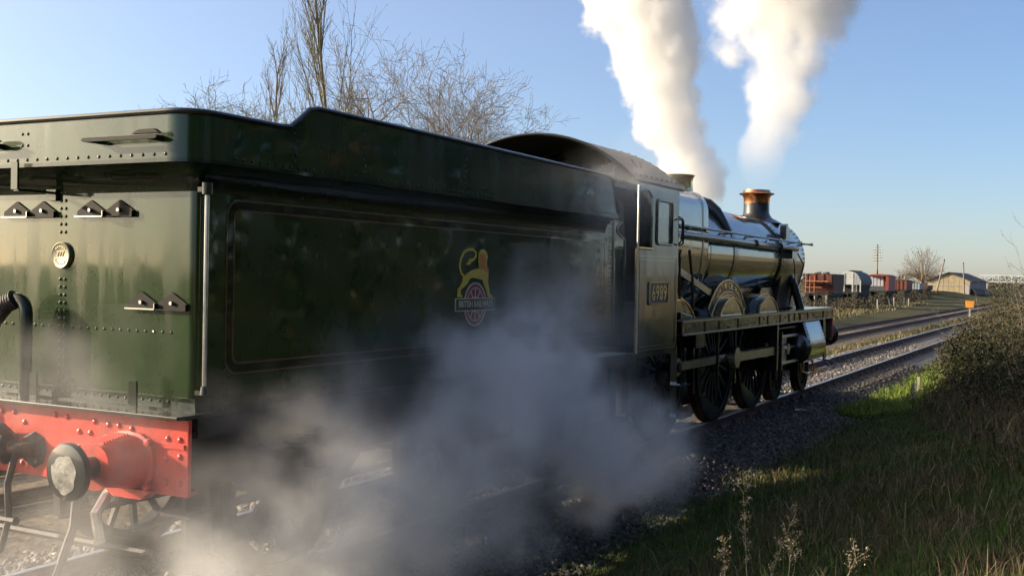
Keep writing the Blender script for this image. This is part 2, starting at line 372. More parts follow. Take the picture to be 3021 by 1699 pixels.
stones(np.stack([x, y, zz + sz * .22 - (np.abs(y) < .6) * .01], -1), sz, cols, 'ballast_gravel')

# ------------------------------------------------------------------ tender
T = thing('locomotive_tender', 'dark green riveted tender with lion crest and red rear buffer beam', 'tender', (3.4, 0, 0))
TW = 1.19                                         # half width of the tank
def plan(xr, hw, rad, xf, n=8):
    p = [(xf, hw)]
    p += [(xr + rad - rad * math.sin(PI/2 * i / n), hw - rad + rad * math.cos(PI/2 * i / n)) for i in range(n + 1)]
    q = [(a, -b) for a, b in p][::-1]
    return p + q
tank = MB(); pl = plan(0, TW, .07, 6.3); N_ = len(pl)
tank.prism(pl, 'z', 1.37, 2.868)
tank.build('tank', 'green', T, ang=30)
# front side sheets with the curved cut-out
for s in (-1, 1):
    pts = [(6.302, 1.37), (6.86, 1.37), (6.86, 2.64)] + [(6.80 - .17 * math.sin(PI * i / 10) - .02 * i / 10, 2.65 + .19 * i / 10) for i in range(11)] + [(6.302, 2.866)]
    MB().prism(pts, 'y', s * TW, s * (TW - .02)).build('front_side_sheet', 'green', T)
    MB().tube([(6.862, s * TW, 1.40), (6.862, s * TW, 2.64)] + [(6.80 - .17 * math.sin(PI * i / 10) - .02 * i / 10 + .004, s * TW, 2.65 + .19 * i / 10) for i in range(11)], .013, 6).build('beading', 'black', T)
MB().box(6.31, 6.35, -1.16, 1.16, 1.37, 2.75).build('front_plate', 'sooty', T)
# coping: overhanging fender
fp = plan(-.25, 1.373, .20, 6.22, 10)
def top_z(x): return 3.14 + .165 * smoothstep(.60, .90, x) - .015 * smoothstep(.9, 6, x) - 0.0
dense = []
for i in range(len(fp)):
    a, b = fp[i], fp[(i + 1) % len(fp)]
    if i == len(fp) - 1: dense.append(a); break
    k = 64 if abs(a[0] - b[0]) > 3 else 1
    dense += [(a[0] + (b[0] - a[0]) * j / k, a[1] + (b[1] - a[1]) * j / k) for j in range(k)]
fe = MB(); ring = []
def inward(i):
    a = Vector(dense[max(i-1, 0)]); b = Vector(dense[min(i+1, len(dense)-1)]); d = (b - a).normalized(); return Vector((-d.y, d.x))
zt = []
for i, (a, b) in enumerate(dense):
    z = float(top_z(a)); d = 6.22 - a
    if d < .28: z = 2.868 + (z - 2.868) * max(0, 1 - ((.28 - d) / .28) ** 2.2) if d > 0.001 else 2.90
    zt.append(z)
V = []
for i, (a, b) in enumerate(dense):
    nrm = inward(i) * .018
    V += [(a, b, 2.862), (a, b, zt[i]), (a + nrm.x, b + nrm.y, zt[i]), (a + nrm.x, b + nrm.y, 2.862)]
F = []
for i in range(len(dense) - 1):
    for j in range(4): F.append((i*4 + j, i*4 + (j+1) % 4, (i+1)*4 + (j+1) % 4, (i+1)*4 + j))
F += [(0,1,2,3), tuple((len(dense)-1)*4 + j for j in (3,2,1,0))]
fe.add(V, F); fe.build('coal_fender', 'green', T, ang=25)
MB().tube([(a, b, z + .006) for (a, b), z in zip(dense, zt)], .019, 8).build('fender_beading', 'black', T)
MB().prism([(a - .008 if a < 0 else a, b * 1.006) for a, b in fp], 'z', 2.845, 2.869).build('coping_shelf', 'dgreen', T)
# the tank sheets flare out under the coping in a cove
pa, pb = plan(0, TW, .07, 6.3, 10), plan(-.25, 1.373, .20, 6.22, 10); cv = MB(); V = []; K = len(pa)
for i in range(9):
    t_ = PI / 2 * i / 8; u_ = (1 - math.cos(t_)) * .93 + .004; z_ = 2.69 + .152 * math.sin(t_)
    V += [(a[0] + (b_[0] - a[0]) * u_, a[1] + (b_[1] - a[1]) * u_, z_) for a, b_ in zip(pa, pb)]
cv.add(V, [(i*K + j, i*K + j + 1, (i+1)*K + j + 1, (i+1)*K + j) for i in range(8) for j in range(K - 1)]); cv.build('coping_flare', 'dgreen', T, ang=60)
# tank top, dome and coal
MB().prism(plan(-.2, 1.33, .2, 6.15), 'z', 2.872, 2.885).build('tank_top', 'sooty', T)
n = 500; cx_ = RNG.uniform(2.2, 6.0, n); cy_ = RNG.uniform(-.9, .9, n)
cz = 2.9 + .16 * (1 - (cy_ / 1.0) ** 2) * smoothstep(2.0, 3.4, cx_) * RNG.random(n); sz = RNG.uniform(.07, .16, n)
co = stones(np.stack([cx_ , cy_, cz], -1) - np.array([3.4, 0, 0]), sz, np.full((n, 3), .012), 'coal'); co.parent = T
# bottom angle iron, footplate, valance
def frame_strip(mb, half_y, x0, x1, z0, z1, th):
    mb.prism([(x0, -half_y), (x1, -half_y), (x1, -half_y + th), (x0 + th, -half_y + th), (x0 + th, half_y - th), (x1, half_y - th), (x1, half_y), (x0, half_y)], 'z', z0, z1)
ai = MB(); frame_strip(ai, TW + .018, -.018, 6.88, 1.352, 1.412, .016); frame_strip(ai, TW + .075, -.075, 6.88, 1.340, 1.352, .06); ai.build('angle_iron', 'dgreen', T, smooth=False)
MB().box(-.30, 6.95, -1.34, 1.34, 1.318, 1.340).build('footplate', 'black', T, smooth=False, bevel=.004)
for s in (-1, 1):
    MB().prism([(s*1.318, 1.20), (s*1.333, 1.20), (s*1.333, 1.316), (s*1.318, 1.316)], 'x', -.12, 6.93).build('valance', 'black', T, smooth=False)
# buffer beam
BX = -.20
MB().box(BX, BX + .03, -1.335, 1.335, .85, 1.312).build('buffer_beam', 'red', T, smooth=False, bevel=.004)
MB().box(BX + .032, BX + .10, -1.31, 1.31, .85, .88).build('beam_flange', 'dirtyred', T, smooth=False)
# outside frames
for s in (-1, 1):
    pts = [(-.16, .82), (.55, .80), (.85, .62), (1.0, .44), (1.62, .44), (1.77, .62), (2.05, .84), (2.95, .84), (3.2, .62), (3.3, .44), (3.92, .44), (4.0, .62), (4.3, .84), (5.2, .84), (5.45, .62), (5.55, .44), (6.18, .44), (6.3, .62), (6.6, .80), (6.9, .82), (6.9, 1.30), (-.16, 1.30)]
    MB().prism(pts, 'y', s * .985, s * 1.01).build('outside_frame', 'sooty', T, smooth=False)
AX = (1.31, 3.61, 5.86)
def spoked(mb, cx, cy, cz, r, n, hub, w, th=.035):
    for k in range(n):
        a = 2 * PI * k / n + .1
        mb.bar((cx + math.cos(a) * hub * .8, cy, cz + math.sin(a) * hub * .8), (cx + math.cos(a) * r, cy, cz + math.sin(a) * r), w, th, upv=(0, 1, 0))
    mb.lathe([(cy - .07, hub * .9), (cy - .06, hub), (cy + .06, hub), (cy + .07, hub * .9)], (cx, 0, cz), 'y', 20)
def ringy(mb, cx, cz, ro, ri, y0, y1, n=40, mi=0):
    V = []
    for j in range(n):
        c, s = math.cos(2*PI*j/n), math.sin(2*PI*j/n); V += [(cx + ro*c, y0, cz + ro*s), (cx + ro*c, y1, cz + ro*s), (cx + ri*c, y1, cz + ri*s), (cx + ri*c, y0, cz + ri*s)]
    F = []
    for j in range(n):
        for k in range(4): F.append((j*4 + k, j*4 + (k+1) % 4, ((j+1) % n)*4 + (k+1) % 4, ((j+1) % n)*4 + k))
    return mb.add(V, F, mi)
def wheel(name, parent, cx, y, r, nsp, hub, parts=True):
    b = MB(); ringy(b, cx, r, r - .065, r - .125, y - .05, y + .05); spoked(b, cx, y, r, r - .12, nsp, hub, .045)
    w = b.build(name, 'sooty', parent)
    t = MB(); ringy(t, cx, r, r, r - .062, y - .065, y + .065); t2 = 1 if y > 0 else -1
    ringy(t, cx, r, r + .028, r - .06, y - t2 * .066, y - t2 * .095); t.build('tyre', 'tyre', w)
    return w
for k, ax in enumerate(AX):
    for s in (-1, 1):
        if k == 0: globals()['tw%d' % s] = wheel('wheel', T, ax, s * .75, .625, 12, .14)
        else: dup_part(globals()['tw%d' % s], T, (ax - AX[0], 0, 0))
    for s in (-1, 1):
        a = MB().box(ax - .15, ax + .15, s * 1.012, s * 1.16, .48, .80); a.box(ax - .09, ax + .09, s * 1.161, s * 1.19, .52, .74)
        if k == 0: globals()['ab%d' % s] = a.build('axlebox', 'sooty', T, smooth=False, bevel=.012)
        else: dup_part(globals()['ab%d' % s], T, (ax - AX[0], 0, 0))
        sp = MB()
        for q in range(7):
            hl = .55 - .065 * q; zc = .94 + .018 * q
            pts = [(ax + hl * u, zc + .09 * u * u * (hl / .55) ** 2) for u in np.linspace(-1, 1, 9)]
            sp.prism(pts + [(a_, b_ - .014) for a_, b_ in pts[::-1]], 'y', s * 1.05, s * 1.14)
        sp.bar((ax, s * 1.095, .80), (ax, s * 1.095, 1.08), .10, .12)
        if k == 0: globals()['sp%d' % s] = sp.build('leaf_spring', 'sooty', T, smooth=False)
        else: dup_part(globals()['sp%d' % s], T, (ax - AX[0], 0, 0))
for k in range(3): MB().tube([(AX[k], -.72, .625), (AX[k], .72, .625)], .08, 10).build('axle', 'oilsteel', T)
# brake gear and steps
for s in (-1, 1):
    b = MB(); b.bar((.02, s * 1.17, 1.2), (.02, s * 1.17, .38), .04, .16, upv=(1, 0, 0)); b.box(-.12, .16, s * 1.03, s * 1.30, .365, .39); b.box(-.12, .16, s * 1.03, s * 1.28, .70, .72)
    each(b, 'rear_step', 'sooty', T, smooth=False)
    b = MB(); b.bar((6.62, s * 1.17, 1.2), (6.62, s * 1.17, .38), .04, .16, upv=(1, 0, 0)); b.box(6.47, 6.8, s * 1.03, s * 1.30, .365, .39); each(b, 'front_step', 'sooty', T, smooth=False)
b = MB(); b.tube([(-.02, -.9, .42), (-.02, .9, .42)], .03, 8); b.tube([(.3, .35, .45), (6.2, .35, .45)], .025, 8); b.tube([(.3, -.35, .45), (6.2, -.35, .45)], .025, 8)
for s in (-1, 1):
    for ax in AX: b.bar((ax - .70, s * .75, .95), (ax - .66, s * .75, .35), .07, .09)
each(b, 'brake_rigging', 'sooty', T)
for s in (-1, 1):
    b = MB(); b.tube([(-.14, s * .48, .86), (-.30, s * .50, .74), (-.33, s * .52, .60), (-.42, s * .52, .40)], .028, 8); b.tube([(-.42, s*.52, .40), (-.47, s*.52, .30)], .022, 8)
    b.build('steam_heat_pipe', 'hose' if s > 0 else 'sooty', T)
MB().tube([(-.16, -.66, .84), (-.30, -.68, .70), (-.28, -.70, .52)], .035, 8).build('drain_pipe', 'steel', T)

# rear rivets: each one an object sharing one mesh
rv = MB(); rv.lathe([(0, 1), (-.35, .92), (-.72, .62), (-.9, .25)], (0, 0, 0), 'x', 7)
def rivet_mesh(r, m):
    q = MB(); q.v = [(a * r * .75, b * r, c * r) for a, b, c in rv.v]; q.f = rv.f; q.mi = rv.mi; o = q.build('rivet', m, T); return o
protos = {}
def rivet(p, r=.0125, m='green'):
    k = (r, m)
    if k not in protos: o = protos[k] = rivet_mesh(r, m)
    else: o = protos[k].copy(); COL.objects.link(o); o.parent = T
    if o.parent is None: o.parent = T
    # prototype verts are offset by the thing's base; undo that through the location
    o.location = Vector(p)
    return o
z = 1.45
while z < 2.82:
    if not (2.17 < z < 2.39):
        for dy in (-.0225, .0225): rivet((0, dy, z))
    z += .052
for k in range(28):
    y = 1.0 - k * .0735
    rivet((-.018, y, 1.383), .011, 'dgreen')
    if abs(y) > .06: rivet((0, y, 1.812), .0115)
for k in range(26): rivet((-.25, 1.17 - k * .0935, 2.892), .0115, 'dgreen')
for dy in (-.026, .026):
    for z in (2.985, 3.06): rivet((-.25, .07 + dy, z), .011, 'dgreen')
beam_r = [(-.19, 1.26), (-.30, 1.255), (-.55, 1.245), (-.67, 1.235), (-.76, 1.235), (-.87, 1.225), (-1.17, 1.19), (-1.27, 1.19), (-.41, 1.17), (-.51, 1.17), (-.41, 1.07), (-.51, 1.07), (-1.16, 1.07), (-1.27, 1.09), (.10, 1.19), (.10, 1.08), (.2, 1.25), (.32, 1.25), (.41, 1.12), (.55, 1.24), (.8, 1.22), (.42, 1.02), (-1.27, .93), (-1.16, .93), (.12, .92), (-.3, .92)]
for y, z in beam_r: rivet((BX, y, z), .021, 'red')
# every rivet's mesh was shifted by -base: compensate once on the shared meshes
for o in protos.values():
    o.data.transform(Matrix.Translation((3.4, 0, 0)))
for o in T.children:
    if o.name.split('.')[0] == 'rivet': o.location = o.location - Vector((3.4, 0, 0))
# side rivets, too small to part
def dome(mb, c, r, d):
    c = Vector(c); d = Vector(d); u = Vector((1,0,0)) if abs(d.x) < .9 else Vector((0,0,1)); w = d.cross(u); V = []
    for q, h in ((1, 0), (.75, .55)):
        for j in range(6): a = PI/3*j; V.append(c + (u*math.cos(a) + w*math.sin(a))*r*q + d*r*h)
    V.append(c + d * r * .8)
    mb.add(V, [(j, (j+1)%6, 6+(j+1)%6, 6+j) for j in range(6)] + [(6+j, 6+(j+1)%6, 12) for j in range(6)])
b = MB(); x = .12
while x < 6.15: dome(b, (x, -1.373, 2.892), .011, (0,-1,0)); x += .0765
for xc in (.68, 1.46, 2.9, 4.3, 5.3):
    for k in range(5 if xc < .9 else 8):
        dome(b, (xc + .02 * (k % 2), -1.373, 2.93 + .046 * k), .011, (0,-1,0))
b.build('rivet_row', 'dgreen', T, kind='stuff')
b = MB()
for xc in (1.0, 2.6, 4.35, 5.35, 6.42, 6.47):
    z = 1.5
    while z < 2.80: dome(b, (xc, -TW, z), .009, (0,-1,0)); z += .05 if xc > 6.4 else .11
x = .5
while x < 6.3: dome(b, (x, -TW, 1.80), .009, (0,-1,0)); x += .085
b.build('rivet_row', 'green', T, kind='stuff')
# handrail at the rear corner
b = MB(); b.tube([(.02, -TW - .055, 1.46), (.02, -TW - .055, 2.70)], .014, 8); b.build('handrail', 'steel', T)
b = MB(); b.lathe([(2.66, .0), (2.67, .032), (2.74, .034), (2.76, .0)], (.02, -TW - .055, 0), 'z', 12); b.lathe([(1.425, 0), (1.44, .028), (1.49, .022), (1.50, 0)], (.02, -TW - .055, 0), 'z', 12); b.bar((.02, -TW - .05, 2.70), (.02, -TW + .01, 2.70), .03, .03); b.bar((.02, -TW - .05, 1.45), (.02, -TW + .01, 1.45), .03, .03); each(b, 'handrail_stanchion', 'black', T)
# fire iron brackets: a pair of folded triangular plates
def bracket(y0, z0):
    g_ = MB()
    for k in range(2):
        c = y0 - k * .26
        poly = [(c + .128, z0), (c + .128, z0 + .035), (c, z0 + .105), (c - .128, z0 + .035), (c - .128, z0)]
        g_.prism(poly, 'x', -.012 - .13 * k * 0, -.002)
        g_.box(-.034, -.012, c - .128, c + .128, z0 - .006, z0)
        g_.box(-.034, -.012, c - .131, c - .125, z0, z0 + .035)
    o = g_.build('fire_iron_bracket', 'matt', T, smooth=False)
    e_ = MB(); e_.box(-.037, -.0345, y0 - .128, y0 + .128, z0 - .006, z0 + .003); e_.box(-.037, -.0345, y0 - .131, y0 - .125, z0 + .003, z0 + .035); e_.build('lit_edge', 'steel', o, smooth=False)  # thin steel strips added to imitate sunlit edges of the plates
    n_ = MB()
    for k in range(2): n_.lathe([(-.03, .013), (-.012, .013)], (0, y0 - k * .26, z0 + .04), 'x', 6)
    each(n_, 'bracket_bolt', 'steel', o)
bracket(.45, 2.54); bracket(-.27, 2.54); bracket(-.74, 1.955)
for y in (.45 + .1, -.235, -.74): pass
# grab handles on the rear of the fender
for y0 in (-.55, .86):
    b = MB(); b.prism([(y0, 2.985), (y0 - .02, 2.998), (y0 - .62, 2.998), (y0 - .64, 2.985), (y0 - .62, 2.974), (y0 - .02, 2.974)], 'x', -.345, -.325)
    b.box(-.34, -.251, y0 - .09, y0 - .05, 2.97, 3.0); b.box(-.34, -.251, y0 - .60, y0 - .56, 2.97, 3.0); b.prism([(y0 - .44, 3.006), (y0 - .50, 3.03), (y0 - .62, 3.03), (y0 - .66, 3.006)], 'x', -.352, -.318)
    b.build('grab_handle', 'matt', T, smooth=False)
# round works plate
b = MB(); b.lathe([(-.001, .088), (-.022, .088), (-.026, .082), (-.022, .074), (-.020, .0)], (0, 0, 2.283), 'x', 32); pl_ = b.build('works_plate', 'brass', T)
pl_.data.materials[0] = mat('worn_brass', (.34, .31, .22), .4, .75, var=.2, vscale=30)
b = MB(); put_text(b, '777', .052, (-.021, 0, 2.292), (0, -1, 0), (0, 0, 1), .004, .9, .0008)
b.box(-.026, -.02, -.052, .052, 2.262, 2.268)
for k in range(7):
    a = R(215 + k * 18.3); b.box(-.025, -.019, math.cos(a) * .060 - .006, math.cos(a) * .060 + .006, 2.283 + math.sin(a) * .058 - .007, 2.283 + math.sin(a) * .058 + .007)
for k in range(6):
    a = R(50 + k * 16); b.box(-.025, -.019, math.cos(a) * .063 - .005, math.cos(a) * .063 + .005, 2.283 + math.sin(a) * .06 - .006, 2.283 + math.sin(a) * .06 + .006)
b.build('raised_lettering', M_['cream'], pl_, smooth=False)
# vacuum pipe
b = MB(); b.tube([(-.15, .165, 1.34), (-.15, .165, 1.90)] + [(-.15 - .0 * i, .165 + .09 - .09 * math.cos(R(i * 18)), 1.90 + .09 * math.sin(R(i * 18))) for i in range(1, 8)], .042, 12); vp = b.build('vacuum_pipe', 'dgreen', T)
pts = [(-.16, .27, 1.985), (-.18, .34, 1.95), (-.20, .42, 1.86), (-.22, .50, 1.74), (-.24, .56, 1.58), (-.25, .58, 1.40), (-.25, .56, 1.22), (-.25, .5, 1.1)]
b = MB(); b.tube(pts, .058, 12)
for i in range(len(pts) - 1):
    for u in (.0, .25, .5, .75): q = Vector(pts[i]).lerp(Vector(pts[i+1]), u); d = (Vector(pts[i+1]) - Vector(pts[i])) * .06; b.tube([q - d, q + d], .064, 12)
b.build('vacuum_hose', 'hose', vp)
MB().box(-.165, -.135, .12, .21, 1.28, 1.34).build('pipe_clamp', 'black', vp)
# lamp irons
for y in (.075, -.83, .95): MB().prism([(y - .032, 1.342), (y + .032, 1.342), (y + .032, 1.50), (y + .026, 1.515), (y - .026, 1.515), (y - .032, 1.50)], 'x', -.165, -.150).build('lamp_iron', 'dgreen', T, smooth=False)
for y in (.09, ):
    b = MB(); b.prism([(y - .03, 2.70), (y + .03, 2.70), (y + .03, 2.875), (y - .03, 2.875)], 'x', -.315, -.300); b.box(-.30, -.002, y - .022, y + .022, 2.69, 2.705); b.box(-.03, -.001, y - .045, y + .045, 2.645, 2.72); b.build('lamp_iron', 'dgreen', T, smooth=False)
# drawhook and screw coupling
b = MB(); b.box(-.34, -.20, -.035, .035, .98, 1.07); b.tube([(-.34, 0, 1.02), (-.42, 0, 1.0), (-.46, 0, 1.05), (-.44, 0, 1.12), (-.38, 0, 1.13)], [.05, .05, .045, .035, .02], 10); b.lathe([(-.23, .10), (-.205, .12)], (0, 0, 1.02), 'x', 8); hk = b.build('drawhook', 'sooty', T)
b = MB()
b.tube([(-.40, .07, 1.03), (-.48, .09, .85), (-.47, .09, .62), (-.46, -.09, .62), (-.47, -.09, .85), (-.40, -.07, 1.03)], .022, 8); b.tube([(-.46, -.16, .62), (-.46, .16, .62)], .028, 8)
b.tube([(-.46, .09, .62), (-.52, .10, .45), (-.54, .0, .36), (-.52, -.10, .45), (-.46, -.09, .62)], .02, 8); b.build('screw_coupling', 'sooty', hk)
b = MB(); b.tube([(-.21, .33, 1.08), (-.3, .33, 1.14), (-.36, .33, 1.06), (-.33, .33, .92), (-.30, .33, .8)], .032, 10); b.tube([(-.21, .20, 1.05), (-.31, .20, 1.14), (-.42, .20, 1.09), (-.43, .20, .98)], [.05, .06, .055, .03], 10); b.build('brake_hose', 'hose', T)
# buffers
for s in (-1, 1):
    y = s * .87
    b = MB(); n = 10; V = []
    for xx, ry, rz in ((BX - .002, .205, .185), (BX - .025, .205, .185), (BX - .03, .175, .165), (BX - .25, .125, .125), (BX - .30, .135, .135)):
        for j in range(16):
            t = 2*PI*j/16; p_ = 2.6; c, q = math.cos(t), math.sin(t); V.append((xx, y + ry * math.copysign(abs(c) ** (2/p_), c), 1.03 + rz * math.copysign(abs(q) ** (2/p_), q)))
    F = [(i*16 + j, i*16 + (j+1) % 16, (i+1)*16 + (j+1) % 16, (i+1)*16 + j) for i in range(4) for j in range(16)] + [tuple(range(16)), tuple(64 + j for j in range(16))]
    b.add(V, F)
    for k in range(9): b.box(BX - .235 + k * .022, BX - .226 + k * .022, y - .02, y + .10, 1.03 + .128 + .004 * k, 1.03 + .142 + .004 * k)
    bf = b.build('buffer', 'red', T)
    b = MB(); b.lathe([(BX - .29, .07), (BX - .40, .07), (BX - .425, .11), (BX - .44, .15), (BX - .455, .168), (BX - .475, .170), (BX - .49, .160), (BX - .503, .10), (BX - .505, 0)], (0, y, 1.03), 'x', 40); b.build('buffer_head', 'black', bf)
    if s < 0:
        b = MB(); V = []; n = 36
        rr = [.100 + .006 * math.sin(2*PI*j/n*3 + 1) + .005 * math.sin(2*PI*j/n*7) + random.uniform(-.004, .004) for j in range(n)]
        V = [(BX - .5075, y, 1.03)] + [(BX - .5065, y + .5 * rr[j] * math.cos(2*PI*j/n), 1.025 + .5 * rr[j] * 1.15 * math.sin(2*PI*j/n)) for j in range(n)] + [(BX - .5042, y + rr[j] * math.cos(2*PI*j/n), 1.02 + rr[j] * 1.1 * math.sin(2*PI*j/n)) for j in range(n)]
        F = [(0, 1 + j, 1 + (j+1) % n) for j in range(n)] + [(1 + j, 1 + n + j, 1 + n + (j+1) % n, 1 + (j+1) % n) for j in range(n)]
        b.add(V, F); b.build('grease_patch', 'grease', bf)
    b = MB()
    for dy, dz in ((-.17, .13), (.17, .13), (-.17, -.14), (.17, -.14)): b.lathe([(BX - .024, .026), (BX - .05, .024), (BX - .055, .0)], (0, y + dy, 1.03 + dz), 'x', 6)
    each(b, 'buffer_bolt', 'red', bf)
    MB().prism([(y - .22, .872), (y + .18, .872), (y + .1, .815), (y - .14, .815)], 'x', BX - .06, BX + .03).build('beam_gusset', 'red', T, smooth=False)
    MB().box(BX - .012, BX - .001, y - .44, y - .18 , 1.135, 1.165).build('beam_strap', 'red', T, smooth=False)
# lining on the tank side
LY = -TW - .002
def ribbon(mb, pts, w, y, closed=True):
    k = len(pts); V = []
    for i, p_ in enumerate(pts):
        a = Vector(pts[i-1]); b_ = Vector(pts[(i+1) % k]); d = (b_ - a).normalized(); n_ = Vector((-d.y, d.x))
        for s in (-1, 1): q = Vector(p_) + n_ * w / 2 * s; V.append((q.x, y, q.y))
    F = [(i*2, i*2 + 1, ((i+1) % k)*2 + 1, ((i+1) % k)*2) for i in range(k)]
    mb.add(V, F)
def rrect(x0, x1, z0, z1, r, n=8): return arc(x1 - r, z1 - r, r, 0, 90, n) + arc(x0 + r, z1 - r, r, 90, 180, n) + arc(x0 + r, z0 + r, r, 180, 270, n) + arc(x1 - r, z0 + r, r, 270, 360, n)
def thick(pts, w, y, name, m):
    b = MB(); ribbon(b, pts, w, y); o = b.build(name, m, T, smooth=False); sd = o.modifiers.new('t', 'SOLIDIFY'); sd.thickness = .0015; sd.offset = 0; return o
thick(rrect(.26, 6.36, 1.545, 2.655, .10), .012, LY, 'outer_lining', 'orange')
thick(rrect(.293, 6.327, 1.578, 2.622, .08), .046, LY + .0004, 'black_lining', 'lineb')
thick(rrect(.325, 6.295, 1.61, 2.59, .06), .012, LY, 'inner_lining', 'orange')
# lion over wheel crest
CY = -TW - .002
LION = [(3.202, 2.189), (3.191, 2.144), (3.142, 2.092), (3.117, 2.082), (3.107, 2.008), (3.196, 2.007), (3.183, 2.024), (3.157, 2.03), (3.162, 2.072), (3.256, 2.114), (3.294, 2.144), (3.306, 2.164), (3.358, 2.177), (3.437, 2.171), (3.518, 2.161), (3.538, 2.158), (3.574, 2.111), (3.617, 2.064), (3.647, 2.003), (3.73, 2.002), (3.723, 2.022), (3.681, 2.026), (3.672, 2.064), (3.642, 2.131), (3.645, 2.219), (3.644, 2.253), (3.615, 2.28), (3.61, 2.32), (3.626, 2.368), (3.611, 2.401), (3.569, 2.427), (3.535, 2.433), (3.494, 2.422), (3.462, 2.391), (3.461, 2.317), (3.481, 2.258), (3.421, 2.254), (3.355, 2.243), (3.278, 2.216), (3.234, 2.193)]
TAIL = [(3.215, 2.191), (3.176, 2.209), (3.149, 2.247), (3.141, 2.286), (3.158, 2.338), (3.207, 2.397), (3.283, 2.422), (3.361, 2.426), (3.415, 2.403), (3.414, 2.366), (3.378, 2.339)]
TUFT = [(3.397, 2.349), (3.312, 2.346), (3.287, 2.321), (3.243, 2.291), (3.308, 2.29), (3.339, 2.315), (3.385, 2.333)]
MANE = [(3.502, 2.398), (3.476, 2.378), (3.474, 2.311), (3.494, 2.255), (3.555, 2.252), (3.638, 2.219), (3.62, 2.266), (3.588, 2.286), (3.596, 2.333), (3.563, 2.387)]
wx, wz, wr = 3.42, 1.942, .194
cr = MB()
def disc(mb, r0, r1, y0, y1, n=40): ringy(mb, wx, wz, r1, max(r0, .001), y0, y1, n)
disc(cr, .001, wr - .006, CY, CY - .003); wheel_e = cr.build('crest', 'maroon', T, smooth=False)
b = MB(); disc(b, wr - .012, wr, CY, CY - .005); disc(b, wr - .052, wr - .044, CY, CY - .005); b.build('wheel_rim', 'cream', wheel_e, smooth=False)
b = MB(); disc(b, .03, .07, CY, CY - .0045)
for k in range(10):
    a = 2*PI*k/10 + .314
    b.bar((wx + .06*math.cos(a), CY - .0035, wz + .06*math.sin(a)), (wx + (wr-.045)*math.cos(a), CY - .0035, wz + (wr-.045)*math.sin(a)), .012, .002, upv=(0, 1, 0))
each(b, 'wheel_spoke', 'cream', wheel_e, smooth=False)
b = MB(); b.prism(LION, 'y', CY, CY - .007); ts = [Vector((a, c)) for a, c in TAIL]
V = []
for i, q in enumerate(ts):
    d = (ts[min(i+1, len(ts)-1)] - ts[max(i-1, 0)]).normalized(); n_ = Vector((-d.y, d.x)) * .011
    V += [(q.x + n_.x, CY - .006, q.y + n_.y), (q.x - n_.x, CY - .006, q.y - n_.y), (q.x - n_.x, CY, q.y - n_.y), (q.x + n_.x, CY, q.y + n_.y)]
b.add(V, [(i*4 + j, i*4 + (j+1) % 4, i*4 + 4 + (j+1) % 4, i*4 + 4 + j) for i in range(len(ts)-1) for j in range(4)]); b.prism(TUFT, 'y', CY, CY - .0065)
b.build('lion', 'gold', wheel_e, smooth=False)
b = MB(); b.prism(MANE, 'y', CY - .0072, CY - .009)
b.build('lion_mane', 'mane', wheel_e, smooth=False)
b = MB()
for a in ((3.30, 2.19, 3.31, 2.225), (3.45, 2.18, 3.60, 2.20), (3.585, 2.10, 3.62, 2.17)): b.bar((a[0], CY - .0076, a[1]), (a[2], CY - .0076, a[3]), .006, .001, upv=(0,1,0))
b.lathe([(CY - .0072, .011), (CY - .0085, .011)], (3.598, 0, 2.385), 'y', 8); b.build('lion_detail', 'mane', wheel_e, smooth=False)
b = MB(); b.box(3.075, 3.77, CY - .008, CY - .0005, 1.884, 1.998); b.build('banner_edge', 'cream', wheel_e, smooth=False)
b = MB(); b.box(3.084, 3.761, CY - .010, CY - .0082, 1.893, 1.989); b.build('banner', 'bannerb', wheel_e, smooth=False)
b = MB(); put_text(b, 'BRITISH RAILWAYS', .083, (3.4225, CY - .0112, 1.944), (1, 0, 0), (0, 0, 1), .001, .86, .0008); b.build('banner_lettering', 'cream', wheel_e, smooth=False)
# white disc at the front corner of the fender
MB().lathe([(-1.385, .085), (-1.377, .09), (-1.3765, 0)], (6.12, 0, 3.33), 'y', 24).build('round_disc', 'concrete', T)

# ------------------------------------------------------------------ locomotive
E_ = thing('steam_locomotive', 'dark green steam locomotive numbered 6989 with copper capped chimney', 'steam locomotive', (12.6, 0, 0))
BZ = 2.60
# boiler barrel, firebox, smokebox
MB().lathe([(11.0, .845), (12.46, .835), (15.5, .765)], (0, 0, BZ), 'x', 64, cap=False).build('boiler_barrel', 'boiler', E_)
for x0 in (11.16, 13.35, 14.42, 15.47):
    r0 = .845 - (x0 - 11) * .0178; MB().lathe([(x0 - .022, r0 + .001), (x0 - .018, r0 + .007), (x0 + .018, r0 + .007), (x0 + .022, r0 + .001)], (0, 0, BZ), 'x', 64, cap=False).build('boiler_band', 'boiler', E_)
def rlathe(x0, w, dr, m, name): r0 = .838 - max(0, x0 - 12.46) * .0235; MB().lathe([(x0 - w, r0 + .001), (x0 - w, r0 + dr), (x0 + w, r0 + dr), (x0 + w, r0 + .001)], (0, 0, BZ), 'x', 64, cap=False).build(name, m, E_)
rlathe(12.46, .085, .008, 'black', 'lined_band'); rlathe(12.36, .007, .0085, 'orange', 'band_lining'); rlathe(12.56, .007, .0085, 'orange', 'band_lining')
